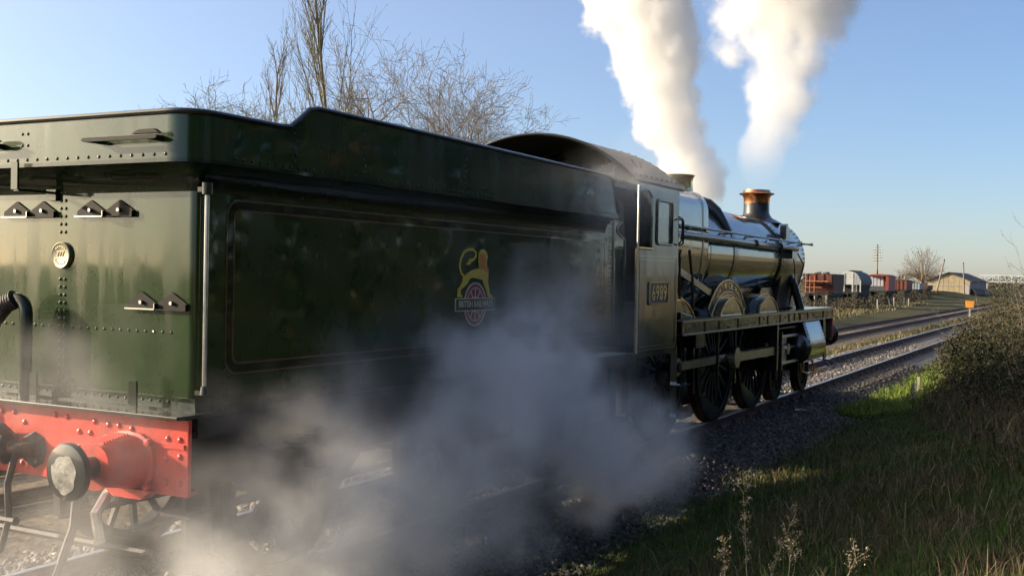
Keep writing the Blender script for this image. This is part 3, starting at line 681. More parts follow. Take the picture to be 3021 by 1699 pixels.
# Belpaire firebox
def fb_sec(s, dz): # half section, y>=0, bottom to top
    return [(.60*s, 1.66), (.74*s, 1.95), (.85*s, 2.35), (.885*s, 2.70)] + [(.865*s - (1 - math.cos(R(a))) * .28, 3.20 + dz + math.sin(R(a)) * .26) for a in range(0, 91, 15)] + [(.30*s, 3.485 + dz), (0, 3.50 + dz)]
b = MB(); secs = [(8.33, 1.0, 0), (10.85, 1.0, .04), (10.98, .97, .02), (11.04, .90, -.06)]
V = []
for x, s, dz in secs:
    h = fb_sec(s, dz); V += [(x, -y, z) for y, z in h] + [(x, y, z) for y, z in h[-2::-1]]
K = len(h) * 2 - 1
b.add(V, [(i*K + j, i*K + j + 1, (i+1)*K + j + 1, (i+1)*K + j) for i in range(len(secs)-1) for j in range(K - 1)] + [tuple((len(secs)-1)*K + j for j in range(K)), tuple(range(K))])
fbx = b.build('firebox', 'boiler', E_, ang=28)
b = MB(); V = []
for x, s in ((10.62, 1.004), (10.68, 1.004)):
    h = fb_sec(s, .04 * (x - 8.33) / 2.52 + .003); V += [(x, -y, z) for y, z in h] + [(x, y, z) for y, z in h[-2::-1]]
b.add(V, [(j, j + 1, K + j + 1, K + j) for j in range(K - 1)]); b.build('firebox_band', 'black', fbx)
b = MB()
for k in range(5): b.lathe([(-.90, 0), (-.905, .028), (-.86, .034), (-.84, .036)], (9.2 + .38 * k, 0, 2.93), 'y', 10)
for k in range(3): b.lathe([(-.90, 0), (-.905, .03), (-.86, .034), (-.80, .036)], (9.4 + .5 * k, 0, 2.2), 'y', 10)
each(b, 'washout_plug', 'black', fbx)
sb = MB().lathe([(15.5, .765), (15.5, .800), (17.28, .800), (17.36, .785), (17.40, .74), (17.43, .70), (17.50, .60), (17.56, .30), (17.57, 0)], (0, 0, BZ), 'x', 64, cap=False).build('smokebox', 'black', E_)
b = MB()
for xr in (15.62, 17.22):
    for k in range(44):
        a = R(-40 + k * 280 / 43 - 10); dome(b, (xr, math.cos(a) * .80, BZ + math.sin(a) * .80), .016, (0, math.cos(a), math.sin(a)))
b.build('smokebox_rivet_row', 'black', sb, kind='stuff')
b = MB(); b.prism(arc(0, BZ, .79, 200, 340, 16) + [(.62, 1.67), (-.62, 1.67)], 'x', 15.75, 17.2); b.build('smokebox_saddle', 'black', E_)
# chimney
ch_ = MB().lathe([(3.30, .50), (3.36, .40), (3.40, .315), (3.46, .268), (3.52, .252), (3.72, .250)], (16.55, 0, 0), 'z', 40, cap=False).build('chimney', 'black', E_)
MB().lathe([(3.695, .2515), (3.80, .256), (3.845, .275), (3.868, .330), (3.880, .345), (3.893, .330), (3.902, .275), (3.935, .262), (3.955, .258), (3.955, .205), (3.7, .20)], (16.55, 0, 0), 'z', 40, cap=False).build('copper_cap', 'copper', ch_)
# safety valve bonnet and top feed
b = MB().lathe([(3.40, .40), (3.46, .33), (3.56, .285), (3.74, .27), (3.80, .285), (3.835, .31), (3.845, .29), (3.845, .18), (3.75, .17)], (11.85, 0, 0), 'z', 36, cap=False).build('safety_valve_bonnet', 'brass', E_)
b = MB()
for s in (-1, 1): b.tube([(12.18, s * .30, 3.42), (12.18, s * .44, 3.37), (12.18, s * .58, 3.26), (12.19, s * .70, 3.10), (12.2, s * .80, 2.92)], [.11, .12, .10, .07, .05], 12)
each(b, 'top_feed_pipe', 'black', E_)
# handrail, ejector pipe and brackets on each side
for s in (-1, 1):
    b = MB(); b.tube([(8.36, s * .99, 2.93), (17.35, s * .93, 2.90), (17.45, s * .88, 2.93)], .017, 8); b.build('boiler_handrail', 'oilsteel', E_)
    b = MB(); b.tube([(8.36, s * .97, 2.80), (11.3, s * .96, 2.80), (16.2, s * .90, 2.79), (16.35, s * .82, 2.79)], .050 if s < 0 else .02, 12)
    for x in (9.6, 11.4, 13.2, 14.8): b.tube([(x - .03, s * .945, 2.80), (x + .03, s * .945, 2.80)], .062 if s < 0 else .03, 12)
    b.build('ejector_pipe', 'black', E_)
    b = MB()
    for x in (8.9, 10.3, 11.8, 13.3, 14.8, 16.3, 17.2): b.lathe([(s * .74, .02), (s * .93, .014), (s * .95, .026), (s * .97, .026)], (x, 0, 2.915), 'y', 8)
    each(b, 'handrail_knob', 'oilsteel', E_)
    b = MB(); b.box(15.75, 16.12, s * .78, s * .93, 2.60, 2.74); b.tube([(16.5, s * .84, 2.72), (16.55, s * .95, 2.5), (16.6, s * .9, 2.3), (16.7, s * .82, 2.1)], .014, 6); b.tube([(15.9, s * .9, 2.7), (15.95, s * .93, 2.45), (16.1, s * .9, 2.2), (16.3, s * .8, 1.9)], .012, 6)
    b.prism([(15.85, 3.0), (16.2, 3.0), (16.2, 3.06), (16.02, 3.12), (15.98, 3.26), (15.85, 3.22)], 'y', s * .66, s * .78)
    each(b, 'lubricator_pipe', 'black', E_)
# footplating
PZ = 1.655
b = MB()
for s in (-1, 1): b.box(8.30, 18.16, s * .62, s * 1.20, PZ - .02, PZ)
b.box(17.2, 18.16, -.62, .62, PZ - .02, PZ); b.build('running_plate', 'black', E_, smooth=False)
for s in (-1, 1):
    b = MB(); b.box(8.95, 18.13, s * 1.165, s * 1.18, 1.455, PZ - .021); b.build('valance', 'boiler', E_, smooth=False)
    b = MB(); b.box(8.95, 18.13, s * 1.10, s * 1.205, 1.436, 1.4545); b.box(8.95, 18.13, s * 1.181, s * 1.192, PZ - .045, PZ - .022)
    b.build('valance_angle', 'oilsteel', E_, smooth=False)
    b = MB()
    for x in (9.9, 10.55, 11.5, 12.7, 13.2, 14.0, 14.6, 15.0, 15.4, 16.0, 17.3): b.box(x - .012, x + .012, s * 1.181, s * 1.194, 1.46, 1.60)
    for k in range(26): dome(b, (9.2 + k * .345 + random.uniform(-.1, .1), s * 1.18, random.choice((1.5, 1.56, 1.6))), .018, (0, s, 0))
    b.build('valance_stay', 'black', E_, kind='stuff')
    b = MB(); b.prism([(8.86, PZ + .001), (9.35, PZ + .001), (9.35, PZ + .035), (8.90, PZ + .10), (8.86, PZ + .10)], 'y', s * .98, s * 1.19); b.build('sand_box_lid', 'dgreen', E_, smooth=False, bevel=.012)
# splashers, coupling rod covers, nameplates
DX = (9.25, 11.62, 13.72); DR = .915
def splasher(x, s, nm):
    pts = arc(x, .93, 1.03, 160, 20, 24); lo = PZ + .001; pts = [p_ for p_ in pts if p_[1] > lo]
    c0 = math.sqrt(1.03**2 - (lo - .93)**2); pts = [(x - c0, lo)] + pts + [(x + c0, lo)]
    o = MB().prism(pts, 'y', s * .62, s * .96).build('splasher', 'boiler', E_)
    b = MB(); b.tube([(a, s * .963, z) for a, z in pts], .013, 6); b.build('splasher_beading', 'brass', o)
    R2 = .80; cz = 1.11; c1 = math.sqrt(R2**2 - (lo - cz)**2); p2 = [(x - .18 - c1, lo)] + [q for q in arc(x - .18, cz, R2, 160, 20, 24) if q[1] > lo] + [(x - .18 + c1, lo)]
    o2 = MB().prism(p2, 'y', s * .963, s * 1.10).build('rod_cover', 'boiler', E_)
    b = MB(); b.tube([(a, s * 1.103, z) for a, z in p2], .013, 6); b.build('rod_cover_beading', 'brass', o2)
    if nm:
        b = MB(); r0, r1 = 1.055, 1.235; a0, a1 = 140, 40
        poly = arc(x, .95, r1, a0, a1, 30) + arc(x, .95, r0, a1, a0, 30)
        b.prism(poly, 'y', s * .955, s * .972); np_ = b.build('nameplate', 'bannerb', E_, smooth=False)
        b = MB(); b.tube([(a, s * .973, z) for a, z in arc(x, .95, r1, a0, a1, 30)], .011, 6); b.tube([(a, s * .973, z) for a, z in arc(x, .95, r0, a0, a1, 30)], .011, 6)
        for aa in (a0, a1): b.tube([(x + r0*math.cos(R(aa)), s*.973, .95 + r0*math.sin(R(aa))), (x + r1*math.cos(R(aa)), s*.973, .95 + r1*math.sin(R(aa)))], .011, 6)
        b.build('nameplate_rim', 'brass', np_)
        b = MB(); word = 'WIGHTWICK HALL'; span = 84; wts = {'I': .45, ' ': .7, 'W': 1.35}; tot = sum(wts.get(c, 1) for c in word); acc = 0
        for c in word:
            w_ = wts.get(c, 1); aa = R(90 + span / 2 - span * (acc + w_ / 2) / tot) if s < 0 else R(90 - span / 2 + span * (acc + w_ / 2) / tot); acc += w_
            if c != ' ': put_text(b, c, .145, (x + 1.145 * math.cos(aa), s * .976, .95 + 1.145 * math.sin(aa)), (math.sin(aa) * (1 if s < 0 else -1), 0, -math.cos(aa) * (1 if s < 0 else -1)), (math.cos(aa), 0, math.sin(aa)), .004, .8, .003)
        b.build('name_lettering', 'brass', np_, smooth=False)
for s in (-1, 1):
    for k, x in enumerate(DX): splasher(x, s, k == 1)
b = MB(); b.box(12.45, 12.95, -.60, -.42, 1.72, 1.95); b.lathe([(1.95, .05), (2.03, .05), (2.03, 0)], (12.6, -.5, 0), 'z', 10); b.build('oil_box', 'red', E_, smooth=False, bevel=.02)
b = MB(); b.bar((8.36, -.98, 2.52), (10.9, -.93, 1.98), .03, .10); b.bar((10.86, -.93, 2.04), (10.95, -.93, 1.70), .03, .07); b.build('reversing_rod', 'black', E_)
b = MB()
b.tube([(8.36, -.98, 2.95), (8.55, -1.05, 2.72), (8.75, -1.05, 2.62), (9.0, -1.0, 2.66), (9.2, -.95, 2.74)], .03, 8); b.tube([(8.36, -1.02, 2.70), (8.5, -1.08, 2.56), (8.8, -1.06, 2.50), (9.25, -1.0, 2.78)], .025, 8)
b.tube([(8.5, -1.02, 2.1), (8.5, -1.02, 1.66)], .03, 8); b.tube([(9.9, -.93, 2.6), (9.95, -.96, 2.2), (10.0, -.97, 1.67)], .022, 8); b.tube([(9.3, -1.0, 2.5), (9.35, -1.0, 1.67)], .018, 8)
each(b, 'injector_pipe', 'black', E_)
# frames ahead of the splashers, steam pipes
for s in (-1, 1):
    b = MB(); b.prism([(8.3, .42), (14.2, .42), (14.4, .75), (18.1, .80), (18.1, 1.63), (17.5, 1.66), (17.3, 1.98), (16.9, 2.02), (16.7, 1.72), (15.9, 1.72), (15.6, 2.05), (14.9, 2.05), (14.4, 1.72), (8.3, 1.6)], 'y', s * .56, s * .60); b.build('main_frame', 'black', E_, smooth=False)
    b = MB(); b.tube([(16.42, s * .62, 2.40), (16.52, s * .78, 2.10), (16.60, s * .90, 1.64)], [.07, .075, .08], 16); b.build('steam_pipe', 'black', E_)
    b = MB(); b.prism([(16.62, 2.36), (16.80, 2.36), (17.25, PZ + .001), (16.35, PZ + .001)], 'y', s * .72, s * .745); b.build('smokebox_stay', 'black', E_, smooth=False)
    MB().box(16.35, 17.25, s * .69, s * .78, PZ + .001, PZ + .03).build('stay_foot', 'black', E_, smooth=False)
# wheels
for s in (-1, 1):
    w0 = wheel('driving_wheel', E_, DX[0], s * .75, DR, 18, .17)
    bw = MB(); ax_ = R(250); V = arc(DX[0], DR, DR - .13, 215, 285, 10); bw.prism(V, 'y', s * .70, s * .80); bw.build('balance_weight', 'black', w0)
    for k in (1, 2): dup_part(w0, E_, (DX[k] - DX[0], 0, 0))
    b0 = wheel('bogie_wheel', E_, 15.22, s * .75, .457, 10, .11); dup_part(b0, E_, (2.08, 0, 0))
for x in DX: MB().tube([(x, -.75, DR), (x, .75, DR)], .1, 12).build('axle', 'oilsteel', E_)
b = MB()
for s in (-1, 1): b.prism([(14.7, .42), (17.9, .42), (17.9, .60), (17.5, .78), (16.8, .62), (15.7, .62), (15.2, .78), (14.7, .60)], 'y', s * .60, s * .64)
b.box(15.9, 16.7, -.6, .6, .45, .62); b.build('bogie_frame', 'black', E_, smooth=False)
# motion on each side
for s in (-1, 1):
    cz = DR + .08; y = s * 1.0
    b = MB(); b.bar((DX[0] - .05, y, cz), (DX[1] - .1, y, cz), .045, .115); b.bar((DX[1] + .1, y, cz), (DX[2] + .05, y, cz), .045, .115)
    for x in DX: b.lathe([(y - .035, .125), (y + .035, .125)], (x, 0, cz), 'y', 18)
    cr_ = b.build('coupling_rod', 'oilsteel', E_)
    b = MB()
    for x in DX: b.lathe([(s * .8, .07), (y + s * .06, .07), (y + s * .07, .05)], (x, 0, cz), 'y', 14)
    each(b, 'crank_pin', 'sooty', cr_)
    b = MB(); y2 = s * 1.10; b.bar((DX[1], y2, cz), (14.75, y2, .97), .05, .135); b.lathe([(y2 - .05, .16), (y2 + .05, .16)], (DX[1], 0, cz), 'y', 20); b.lathe([(y2 - .05, .10), (y2 + .05, .10)], (14.75, 0, .97), 'y', 16); b.build('connecting_rod', 'steel', E_)
    b = MB(); b.box(14.25, 15.6, s * 1.03, s * 1.13, 1.17, 1.22); b.box(14.25, 15.6, s * 1.03, s * 1.13, .70, .75); each(b, 'slide_bar', 'steel', E_, smooth=False, bevel=.008)
    b = MB(); b.box(14.55, 14.95, s * 1.0, s * 1.06, .755, 1.165); b.tube([(14.9, s * 1.06, .97), (15.6, s * 1.06, .97)], .04, 10); b.build('crosshead', 'steel', E_)
    b = MB(); b.box(13.9, 14.0, s * .62, s * 1.16, .65, 1.43); b.box(14.22, 14.26, s * .62, s * 1.16, .62, 1.3); b.tube([(14.1, s*1.1, 1.35), (15.5, s*1.1, 1.35)], .02, 6); each(b, 'motion_bracket', 'black', E_, smooth=False)
    b = MB()
    for k, x in enumerate(DX):
        b.bar((x - .99, s * .75, 1.35), (x - .96, s * .75, .5), .07, .10); b.box(x - .5, x + .5, s * .62, s * .70, .32, .40)
    b.box(10.2, 10.6, s * .7, s * .95, 1.2, 1.43); b.tube([(10.7, s*1.12, 1.43), (10.7, s*1.12, .55)], .02, 6); each(b, 'brake_hanger', 'black', E_, smooth=False)
    # cylinder with rounded cladding
    sec = [(s * 1.175, 1.432), (s * 1.20, 1.40), (s * 1.30, 1.10), (s * 1.335, .98), (s * 1.325, .86), (s * 1.27, .74), (s * 1.17, .66), (s * 1.02, .635), (s * .62, .66), (s * .62, 1.432)]
    cl = MB().prism(sec, 'x', 15.70, 16.92).build('cylinder', 'boiler', E_, ang=35)
    b = MB(); sc = lambda k: [((q[0] - s) * k + s, (q[1] - 1.02) * k + 1.02) for q in sec]
    b.prism(sc(.96), 'x', 15.62, 15.699); b.prism(sc(.96), 'x', 16.921, 16.98); b.lathe([(15.45, .16), (15.5, .24), (15.62, .27)], (0, s * 1.06, .97), 'x', 24); b.lathe([(16.98, .27), (17.05, .24), (17.08, .1), (17.08, 0)], (0, s * 1.06, .97), 'x', 24)
    b.lathe([(15.4, .1), (15.62, .12)], (0, s * .95, 1.3), 'x', 16); each(b, 'cylinder_cover', 'black', cl)
    b = MB()
    for x in (15.75, 16.87):
        for q in range(6): t = q / 5; dome(b, (x, s * (1.205 + .11 * t), 1.385 - .31 * t), .014, (0, s * .95, .3))
    b.build('cladding_bolt', 'oilsteel', cl, kind='stuff')
    b = MB(); b.tube([(15.8, s * 1.1, .66), (15.8, s * 1.12, .5), (16.3, s * 1.12, .42), (17.9, s * 1.1, .40)], .02, 6); b.tube([(16.8, s * 1.1, .66), (16.8, s * 1.12, .45), (17.9, s * 1.14, .44)], .02, 6); each(b, 'drain_cock_pipe', 'copper', cl)
    b = MB(); b.bar((17.72, s * 1.1, 1.43), (17.78, s * 1.12, .62), .03, .2, upv=(1,0,0)); b.box(17.6, 17.9, s * 1.02, s * 1.24, .60, .62); b.bar((8.75, s * 1.13, 1.28), (8.75, s * 1.13, .40), .03, .25, upv=(1,0,0)); b.box(8.55, 8.95, s * 1.04, s * 1.34, .385, .405); b.box(8.55, 8.95, s * 1.04, s * 1.32, .80, .82); each(b, 'footstep', 'black', E_, smooth=False)
    # front buffer
    b = MB(); b.lathe([(18.19, .19), (18.22, .19), (18.23, .15), (18.50, .12), (18.50, .08), (18.62, .08)], (0, s * .98, 1.07), 'x', 24); bfr = b.build('buffer', 'black', E_)
    MB().lathe([(18.60, .2), (18.62, .232), (18.64, .232), (18.67, .15), (18.68, 0)], (0, s * .98, 1.07), 'x', 32).build('buffer_head', 'black', bfr)
    b = MB(); b.box(18.10, 18.16, s * 1.0, s * 1.17, 1.0, 1.35); b.build('beam_bracket', 'oilsteel', E_, smooth=False)
MB().box(18.14, 18.18, -1.19, 1.19, 1.02, 1.632).build('front_beam', 'red', E_, smooth=False)
b = MB(); b.lathe([(18.3, .03), (18.18, .03)], (0, .4, 1.1), 'x', 8); b.tube([(18.2, .4, 1.1), (18.26, .4, 1.8), (18.3, .4, 1.9), (18.36, .4, 1.7)], .04, 8); b.build('front_vacuum_pipe', 'black', E_)
# cab
CYW = 1.315
def roofz(y): Rr = 1.86; return 3.905 - Rr + math.sqrt(Rr * Rr - y * y)
ew = 1.335
ys_ = np.linspace(-ew, ew, 33)
b = MB(); V = []
for x in (6.78, 8.44):
    V += [(x, y, roofz(y)) for y in ys_] + [(x, y, roofz(y) - .022) for y in ys_[::-1]]
K = 66; b.add(V, [(j, (j+1) % K, K + (j+1) % K, K + j) for j in range(K)] + [tuple(range(K)), tuple(K + j for j in range(K))])
rf = b.build('cab_roof', 'roof', E_)
b = MB(); b.tube([(6.775, y, roofz(y) - .012) for y in ys_], .02, 8)
for s in (-1, 1): b.tube([(6.78, s * ew, roofz(ew) - .012), (8.45, s * ew, roofz(ew) - .012)], .016, 8)
b.build('roof_beading', 'black', rf)
b = MB()
for s in (-1, 1):
    for k in range(9): y = s * 1.27; dome(b, (6.95 + k * .175, y, roofz(y)), .02, (0, s * .6, .8))
    for k in range(5): y = s * 1.02; dome(b, (7.35 + k * .05, s * (1.12 - .035 * k), roofz(1.12 - .035 * k)), .018, (0, s * .5, .85)); dome(b, (7.5 + k * .07, s * (1.12 - .03 * k), roofz(1.12 - .03 * k)), .018, (0, s * .5, .85))
    for k in range(12): y = s * (1.2 - .1 * k); dome(b, (8.38, y, roofz(y)), .016, (0, y * .5, .85))
b.build('roof_rivet_row', 'black', rf, kind='stuff')
for s in (-1, 1):
    y0, y1 = s * CYW, s * (CYW - .022)
    # outline of side sheet with cut-out and window opening (opening bridged to the outline)
    b = MB()
    b.prism([(6.93, 1.26), (8.36, 1.26), (8.36, 2.53), (6.93, 2.53)], 'y', y0, y1)                      # lower panel
    b.prism([(7.44, 2.531), (7.56, 2.531), (7.56, 3.16), (7.44, 3.16)], 'y', y0, y1)                    # pillar
    b.prism([(8.12, 2.531), (8.36, 2.531), (8.36, 3.16), (8.12, 3.16)], 'y', y0, y1)
    b.prism([(7.561, 2.531), (8.119, 2.531), (8.119, 2.60), (7.561, 2.60)], 'y', y0, y1)
    b.prism([(6.93, 3.19)] + [(6.93 + .02, 3.19), (7.16, 3.24), (7.33, 3.23), (7.40, 3.19), (7.44, 3.161)] + [(8.36, 3.161), (8.36, roofz(CYW) - .024), (6.93, roofz(CYW) - .024)], 'y', y0, y1)
    side = b.build('cab_side', 'dgreen', E_, smooth=False)
    b = MB(); fy = s * (CYW + .006)
    b.tube([(q[0], fy, q[1]) for q in rrect(7.575, 8.105, 2.615, 3.145, .05, 4)], .017, 6, closed=True); b.build('window_frame', 'black', side)
    MB().box(7.56, 8.12, s * (CYW - .010), s * (CYW - .013), 2.60, 3.16).build('window_pane', 'glass', side, smooth=False)
    b = MB(); b.tube([(6.925, y0, 1.28), (6.925, y0, 2.53), (6.94, y0, 2.55), (7.44, y0, 2.55)], .013, 6); b.build('cab_beading', 'brass', side)
    b = MB(); b.tube([(6.90, s * (CYW + .03), 1.32), (6.90, s * (CYW + .03), 3.27)], .016, 8); b.build('cab_handrail', 'steel', side)
    b = MB(); b.tube([(8.33, s * (CYW + .01), 2.62), (8.33, s * (CYW + .07), 2.64), (8.33, s * (CYW + .07), 2.93), (8.33, s * (CYW + .01), 2.95)], .013, 6); b.tube([(8.36, s * CYW, 2.98), (8.43, s * (CYW + .02), 2.96), (8.44, s * (CYW + .02), 2.70), (8.38, s * CYW, 2.64)], .012, 6); each(b, 'cab_front_handrail', 'black', side)
    b = MB(); b.box(8.42, 8.50, s * (CYW - .02), s * (CYW + .02), 3.305, 3.325); b.build('rain_strip', 'black', side, smooth=False)
    # number plate
    b = MB(); b.prism(rrect(7.34, 7.98, 1.88, 2.15, .025, 3), 'y', y0, s * (CYW + .012)); npl = b.build('number_plate', 'bannerb', side, smooth=False)
    b = MB(); b.tube([(q[0], s * (CYW + .013), q[1]) for q in rrect(7.345, 7.975, 1.885, 2.145, .02, 3)], .010, 6, closed=True); put_text(b, '6989', .255, (7.66, s * (CYW + .016), 2.013), (1 if s < 0 else -1, 0, 0), (0, 0, 1), .004, 1.0, .004)
    # keep as third level under the side: plate figures
    npl2 = b.build('plate_figures', 'dullbrass', side, smooth=False)
    thick_y = s * (CYW + .0025)
    for (x0, x1, z0, z1) in ((7.0, 8.30, 1.34, 2.46),):
        for ins, w_, m_, nm in ((0, .010, 'orange', 'cab_lining'), (.045, .010, 'orange', 'cab_lining')):
            b = MB(); ribbon(b, rrect(x0 + ins, x1 - ins, z0 + ins, z1 - ins, .05), w_, thick_y); o = b.build(nm, m_, side, smooth=False); sd = o.modifiers.new('t', 'SOLIDIFY'); sd.thickness = .0015; sd.offset = 0
b = MB(); pts = [(y, roofz(y) - .024) for y in np.linspace(-1.29, 1.29, 17)]; b.prism([(-1.29, 1.26)] + pts + [(1.29, 1.26)], 'x', 8.30, 8.328); b.build('cab_front', 'dgreen', E_, smooth=False)
b = MB()
for s in (-1, 1): b.prism(rrect(*sorted((s * .86, s * 1.22)), 2.75, 3.3, .06, 4), 'x', 8.329, 8.34)
each(b, 'spectacle_window', 'glass', E_, smooth=False)
MB().box(6.75, 8.299, -1.28, 1.28, 1.27, 1.31).build('cab_floor', 'sooty', E_, smooth=False)
b = MB(); b.prism([(-.75, 1.32), (.75, 1.32), (.85, 2.4), (.8, 3.1), (.6, 3.35), (-.6, 3.35), (-.8, 3.1), (-.85, 2.4)], 'x', 7.75, 8.298); b.box(7.1, 7.75, -1.26, -.8, 1.311, 1.9); b.box(7.1, 7.75, .8, 1.26, 1.311, 1.9)
bk = b.build('boiler_backhead', 'sooty', E_, smooth=False)
b = MB(); b.lathe([(7.70, .09), (7.748, .09)], (0, -.35, 3.0), 'x', 16); b.lathe([(7.70, .08), (7.748, .08)], (0, .2, 3.05), 'x', 16); b.tube([(7.7, -.6, 2.9), (7.7, .6, 2.9)], .03, 8); b.tube([(7.65, -.55, 2.6), (7.65, .1, 2.75)], .025, 8); each(b, 'backhead_fitting', 'copper', bk)
b = MB(); b.box(6.56, 6.9, -.72, .72, 1.29, 1.308); b.build('fall_plate', 'sooty', E_, smooth=False)
b = MB(); b.prism([(-.55, .35), (.55, .35), (.55, 1.6), (-.55, 1.6)], 'x', 8.6, 11.1); b.box(11.9, 13.1, -.5, .5, .7, 1.6); b.build('ashpan', 'sooty', E_, smooth=False)
b = MB(); b.box(6.97, 7.03, -.7, .7, .85, 1.1); b.build('drag_beam', 'sooty', E_, smooth=False)

# ------------------------------------------------------------------ bare trees
def seg_mesh(name, segs, m, parent, sides=4, off=None):
    A = np.array([s_[0] for s_ in segs]); B = np.array([s_[1] for s_ in segs]); r0 = np.array([s_[2] for s_ in segs]); r1 = np.array([s_[3] for s_ in segs])
    d = B - A; d /= np.maximum(np.linalg.norm(d, axis=1, keepdims=True), 1e-9)
    u = np.cross(d, np.where(np.abs(d[:, 2:3]) < .9, [[0, 0, 1.]], [[1., 0, 0]])); u /= np.linalg.norm(u, axis=1, keepdims=True); w = np.cross(d, u)
    n = len(segs); V = np.zeros((n, 2 * sides, 3))
    for j in range(sides):
        t = 2 * PI * j / sides; k = u * math.cos(t) + w * math.sin(t)
        V[:, j] = A + k * r0[:, None]; V[:, sides + j] = B + k * r1[:, None]
    f = np.array([(j, (j+1) % sides, sides + (j+1) % sides, sides + j) for j in range(sides)])
    F = (f[None] + (np.arange(n) * 2 * sides)[:, None, None]).reshape(-1, 4)
    return np_mesh(name, V.reshape(-1, 3), [F], m, parent=parent, smooth=True, off=off)
def rnd_dir(d, ang, rng):
    d = Vector(d); u = d.orthogonal().normalized(); u.rotate(Matrix.Rotation(rng.uniform(0, 2*PI), 3, d)); q = d.copy(); q.rotate(Matrix.Rotation(ang, 3, u)); return q
def grow(p, d, ln, r, lvl, P, rng, out):
    nseg = P['nseg'][min(lvl, len(P['nseg'])-1)]; sl = ln / nseg; pts = []
    tip = r * (.35 if lvl == 0 else .25)
    for i in range(nseg):
        d = (d + Vector((rng.gauss(0, 1), rng.gauss(0, 1), rng.gauss(0, 1))) * (P['wob'] * (P.get('w0', .45) if lvl == 0 else 1)) + Vector((0, 0, P['up'][min(lvl, len(P['up'])-1)]))).normalized()
        q = p + d * sl; ra = r + (tip - r) * i / nseg; rb = r + (tip - r) * (i + 1) / nseg
        out.append((tuple(p), tuple(q), max(ra, P['rmin']), max(rb, P['rmin']), lvl)); p = q; pts.append((q.copy(), d.copy(), rb, (i + 1) / nseg))
    if lvl >= P['levels']: return
    nc = P['nc'][lvl]
    for k in range(nc):
        t = P['start'][lvl] + (1 - P['start'][lvl]) * (k + rng.random()) / nc
        i = min(int(t * nseg), nseg - 1); q, dd, rr, _ = pts[i]
        a = R(P['ang'][lvl] + rng.gauss(0, P['ang'][lvl] * .25))
        shape = P['shape'](t, lvl)
        grow(q, rnd_dir(dd, a, rng), ln * P['ratio'][lvl] * shape * rng.uniform(.75, 1.2), min(rr, r * P['rr'][lvl]), lvl + 1, P, rng, out)
def tree(kind, label, loc, h, P, seed, group='bare winter trees behind the train', m='bark', lean=(0, 0)):
    rng = random.Random(seed); t = thing(kind, label, 'tree', loc, group); out = []
    r = P['r'] * h
    grow(Vector((0, 0, -.3)), Vector((lean[0], lean[1], 1)).normalized(), h * P['trunk'], r, 0, P, rng, out)
    a = [s_ for s_ in out if s_[4] == 0]; b = [s_ for s_ in out if s_[4] > 0]
    seg_mesh('trunk', a, m, t, 8); seg_mesh('crown', b, m, t, 4)
    return t
POP = dict(levels=3, nseg=[10, 8, 5, 3], wob=.05, up=[.0, .085, .08, .06], nc=[20, 8, 5], start=[.14, .15, .2], ang=[25, 20, 24], ratio=[.33, .36, .38], rr=[.36, .40, .5], shape=lambda t, l: (1.35 - .95 * t) if l == 0 else 1, trunk=.98, r=.0105, rmin=.009)
ASH = dict(levels=4, nseg=[7, 7, 5, 4, 3], wob=.11, up=[.02, .05, .04, .03, .02], nc=[9, 7, 6, 4], start=[.30, .25, .2, .2], ang=[48, 44, 42, 40], ratio=[.62, .55, .52, .5], rr=[.5, .45, .5, .55], shape=lambda t, l: (1.15 - .5 * t) if l == 0 else 1, trunk=.78, r=.012, rmin=.008)
OAK = dict(levels=4, nseg=[3, 8, 6, 4, 3], wob=.09, up=[0, .07, .05, .02, .0], nc=[13, 9, 7, 5], start=[.45, .25, .2, .2], ang=[50, 36, 38, 40], ratio=[2.15, .42, .45, .5], rr=[.55, .5, .5, .5], shape=lambda t, l: 1, trunk=.30, r=.034, rmin=.020)
SHRUB = dict(levels=4, nseg=[4, 6, 5, 4, 3], wob=.16, up=[0, .03, .02, .01, 0], nc=[13, 9, 7, 4], start=[.3, .2, .2, .2], ang=[45, 42, 42, 42], ratio=[.66, .52, .5, .5], rr=[.5, .5, .5, .5], shape=lambda t, l: 1, trunk=.60, r=.02, rmin=.009)
def az(a, dist): return (CAM.x + dist * math.cos(R(a)), CAM.y + dist * math.sin(R(a)), -.35)
tree('poplar_tree', 'small slim leafless poplar standing apart before the tallest tree', az(40.45, 78), 16.6, POP, 3)
tree('poplar_tree', 'tallest leafless poplar with an ivy green trunk behind the tender', az(37.4, 72), 20.6, dict(POP, nc=[24, 9, 5], ratio=[.40, .34, .38], r=.0092, ang=[24, 20, 24]), 5, m='barkg')
tree('poplar_tree', 'short twiggy poplar partly hidden behind the tallest one', az(36.2, 80), 14.2, dict(POP, nc=[26, 12, 5]), 9)
tree('bare_tree', 'open leafless tree with forked upper limbs beside the tallest poplar', az(35.05, 62), 14.0, dict(ASH, nc=[8, 6, 5, 3]), 21, lean=(.05, .02))
tree('bare_tree', 'leafless tree with long low limbs between poplar and cab roof', az(33.6, 60), 11.4, ASH, 33, lean=(.0, -.06))
tree('bare_tree', 'round topped leafless tree behind the tender front', az(30.6, 64), 12.6, ASH, 14)
tree('bare_tree', 'smaller leafless tree whose twigs touch the cab roof line', az(29.0, 70), 11.8, ASH, 27)
tree('bare_shrub_tree', 'low bushy leafless tree at the outer end of the row, before the small poplar', az(42.1, 70), 11.7, dict(SHRUB, nc=[18, 9, 7, 4]), 41, m='barkg')
tree('bare_shrub_tree', 'low dense leafless tree between the two poplars', az(41.4, 68), 11.6, dict(SHRUB, nc=[18, 9, 7, 4]), 47, m='barkg')
tree('bare_shrub_tree', 'low leafless thicket tree beneath the tallest poplar', az(38.6, 66), 10.6, SHRUB, 52)
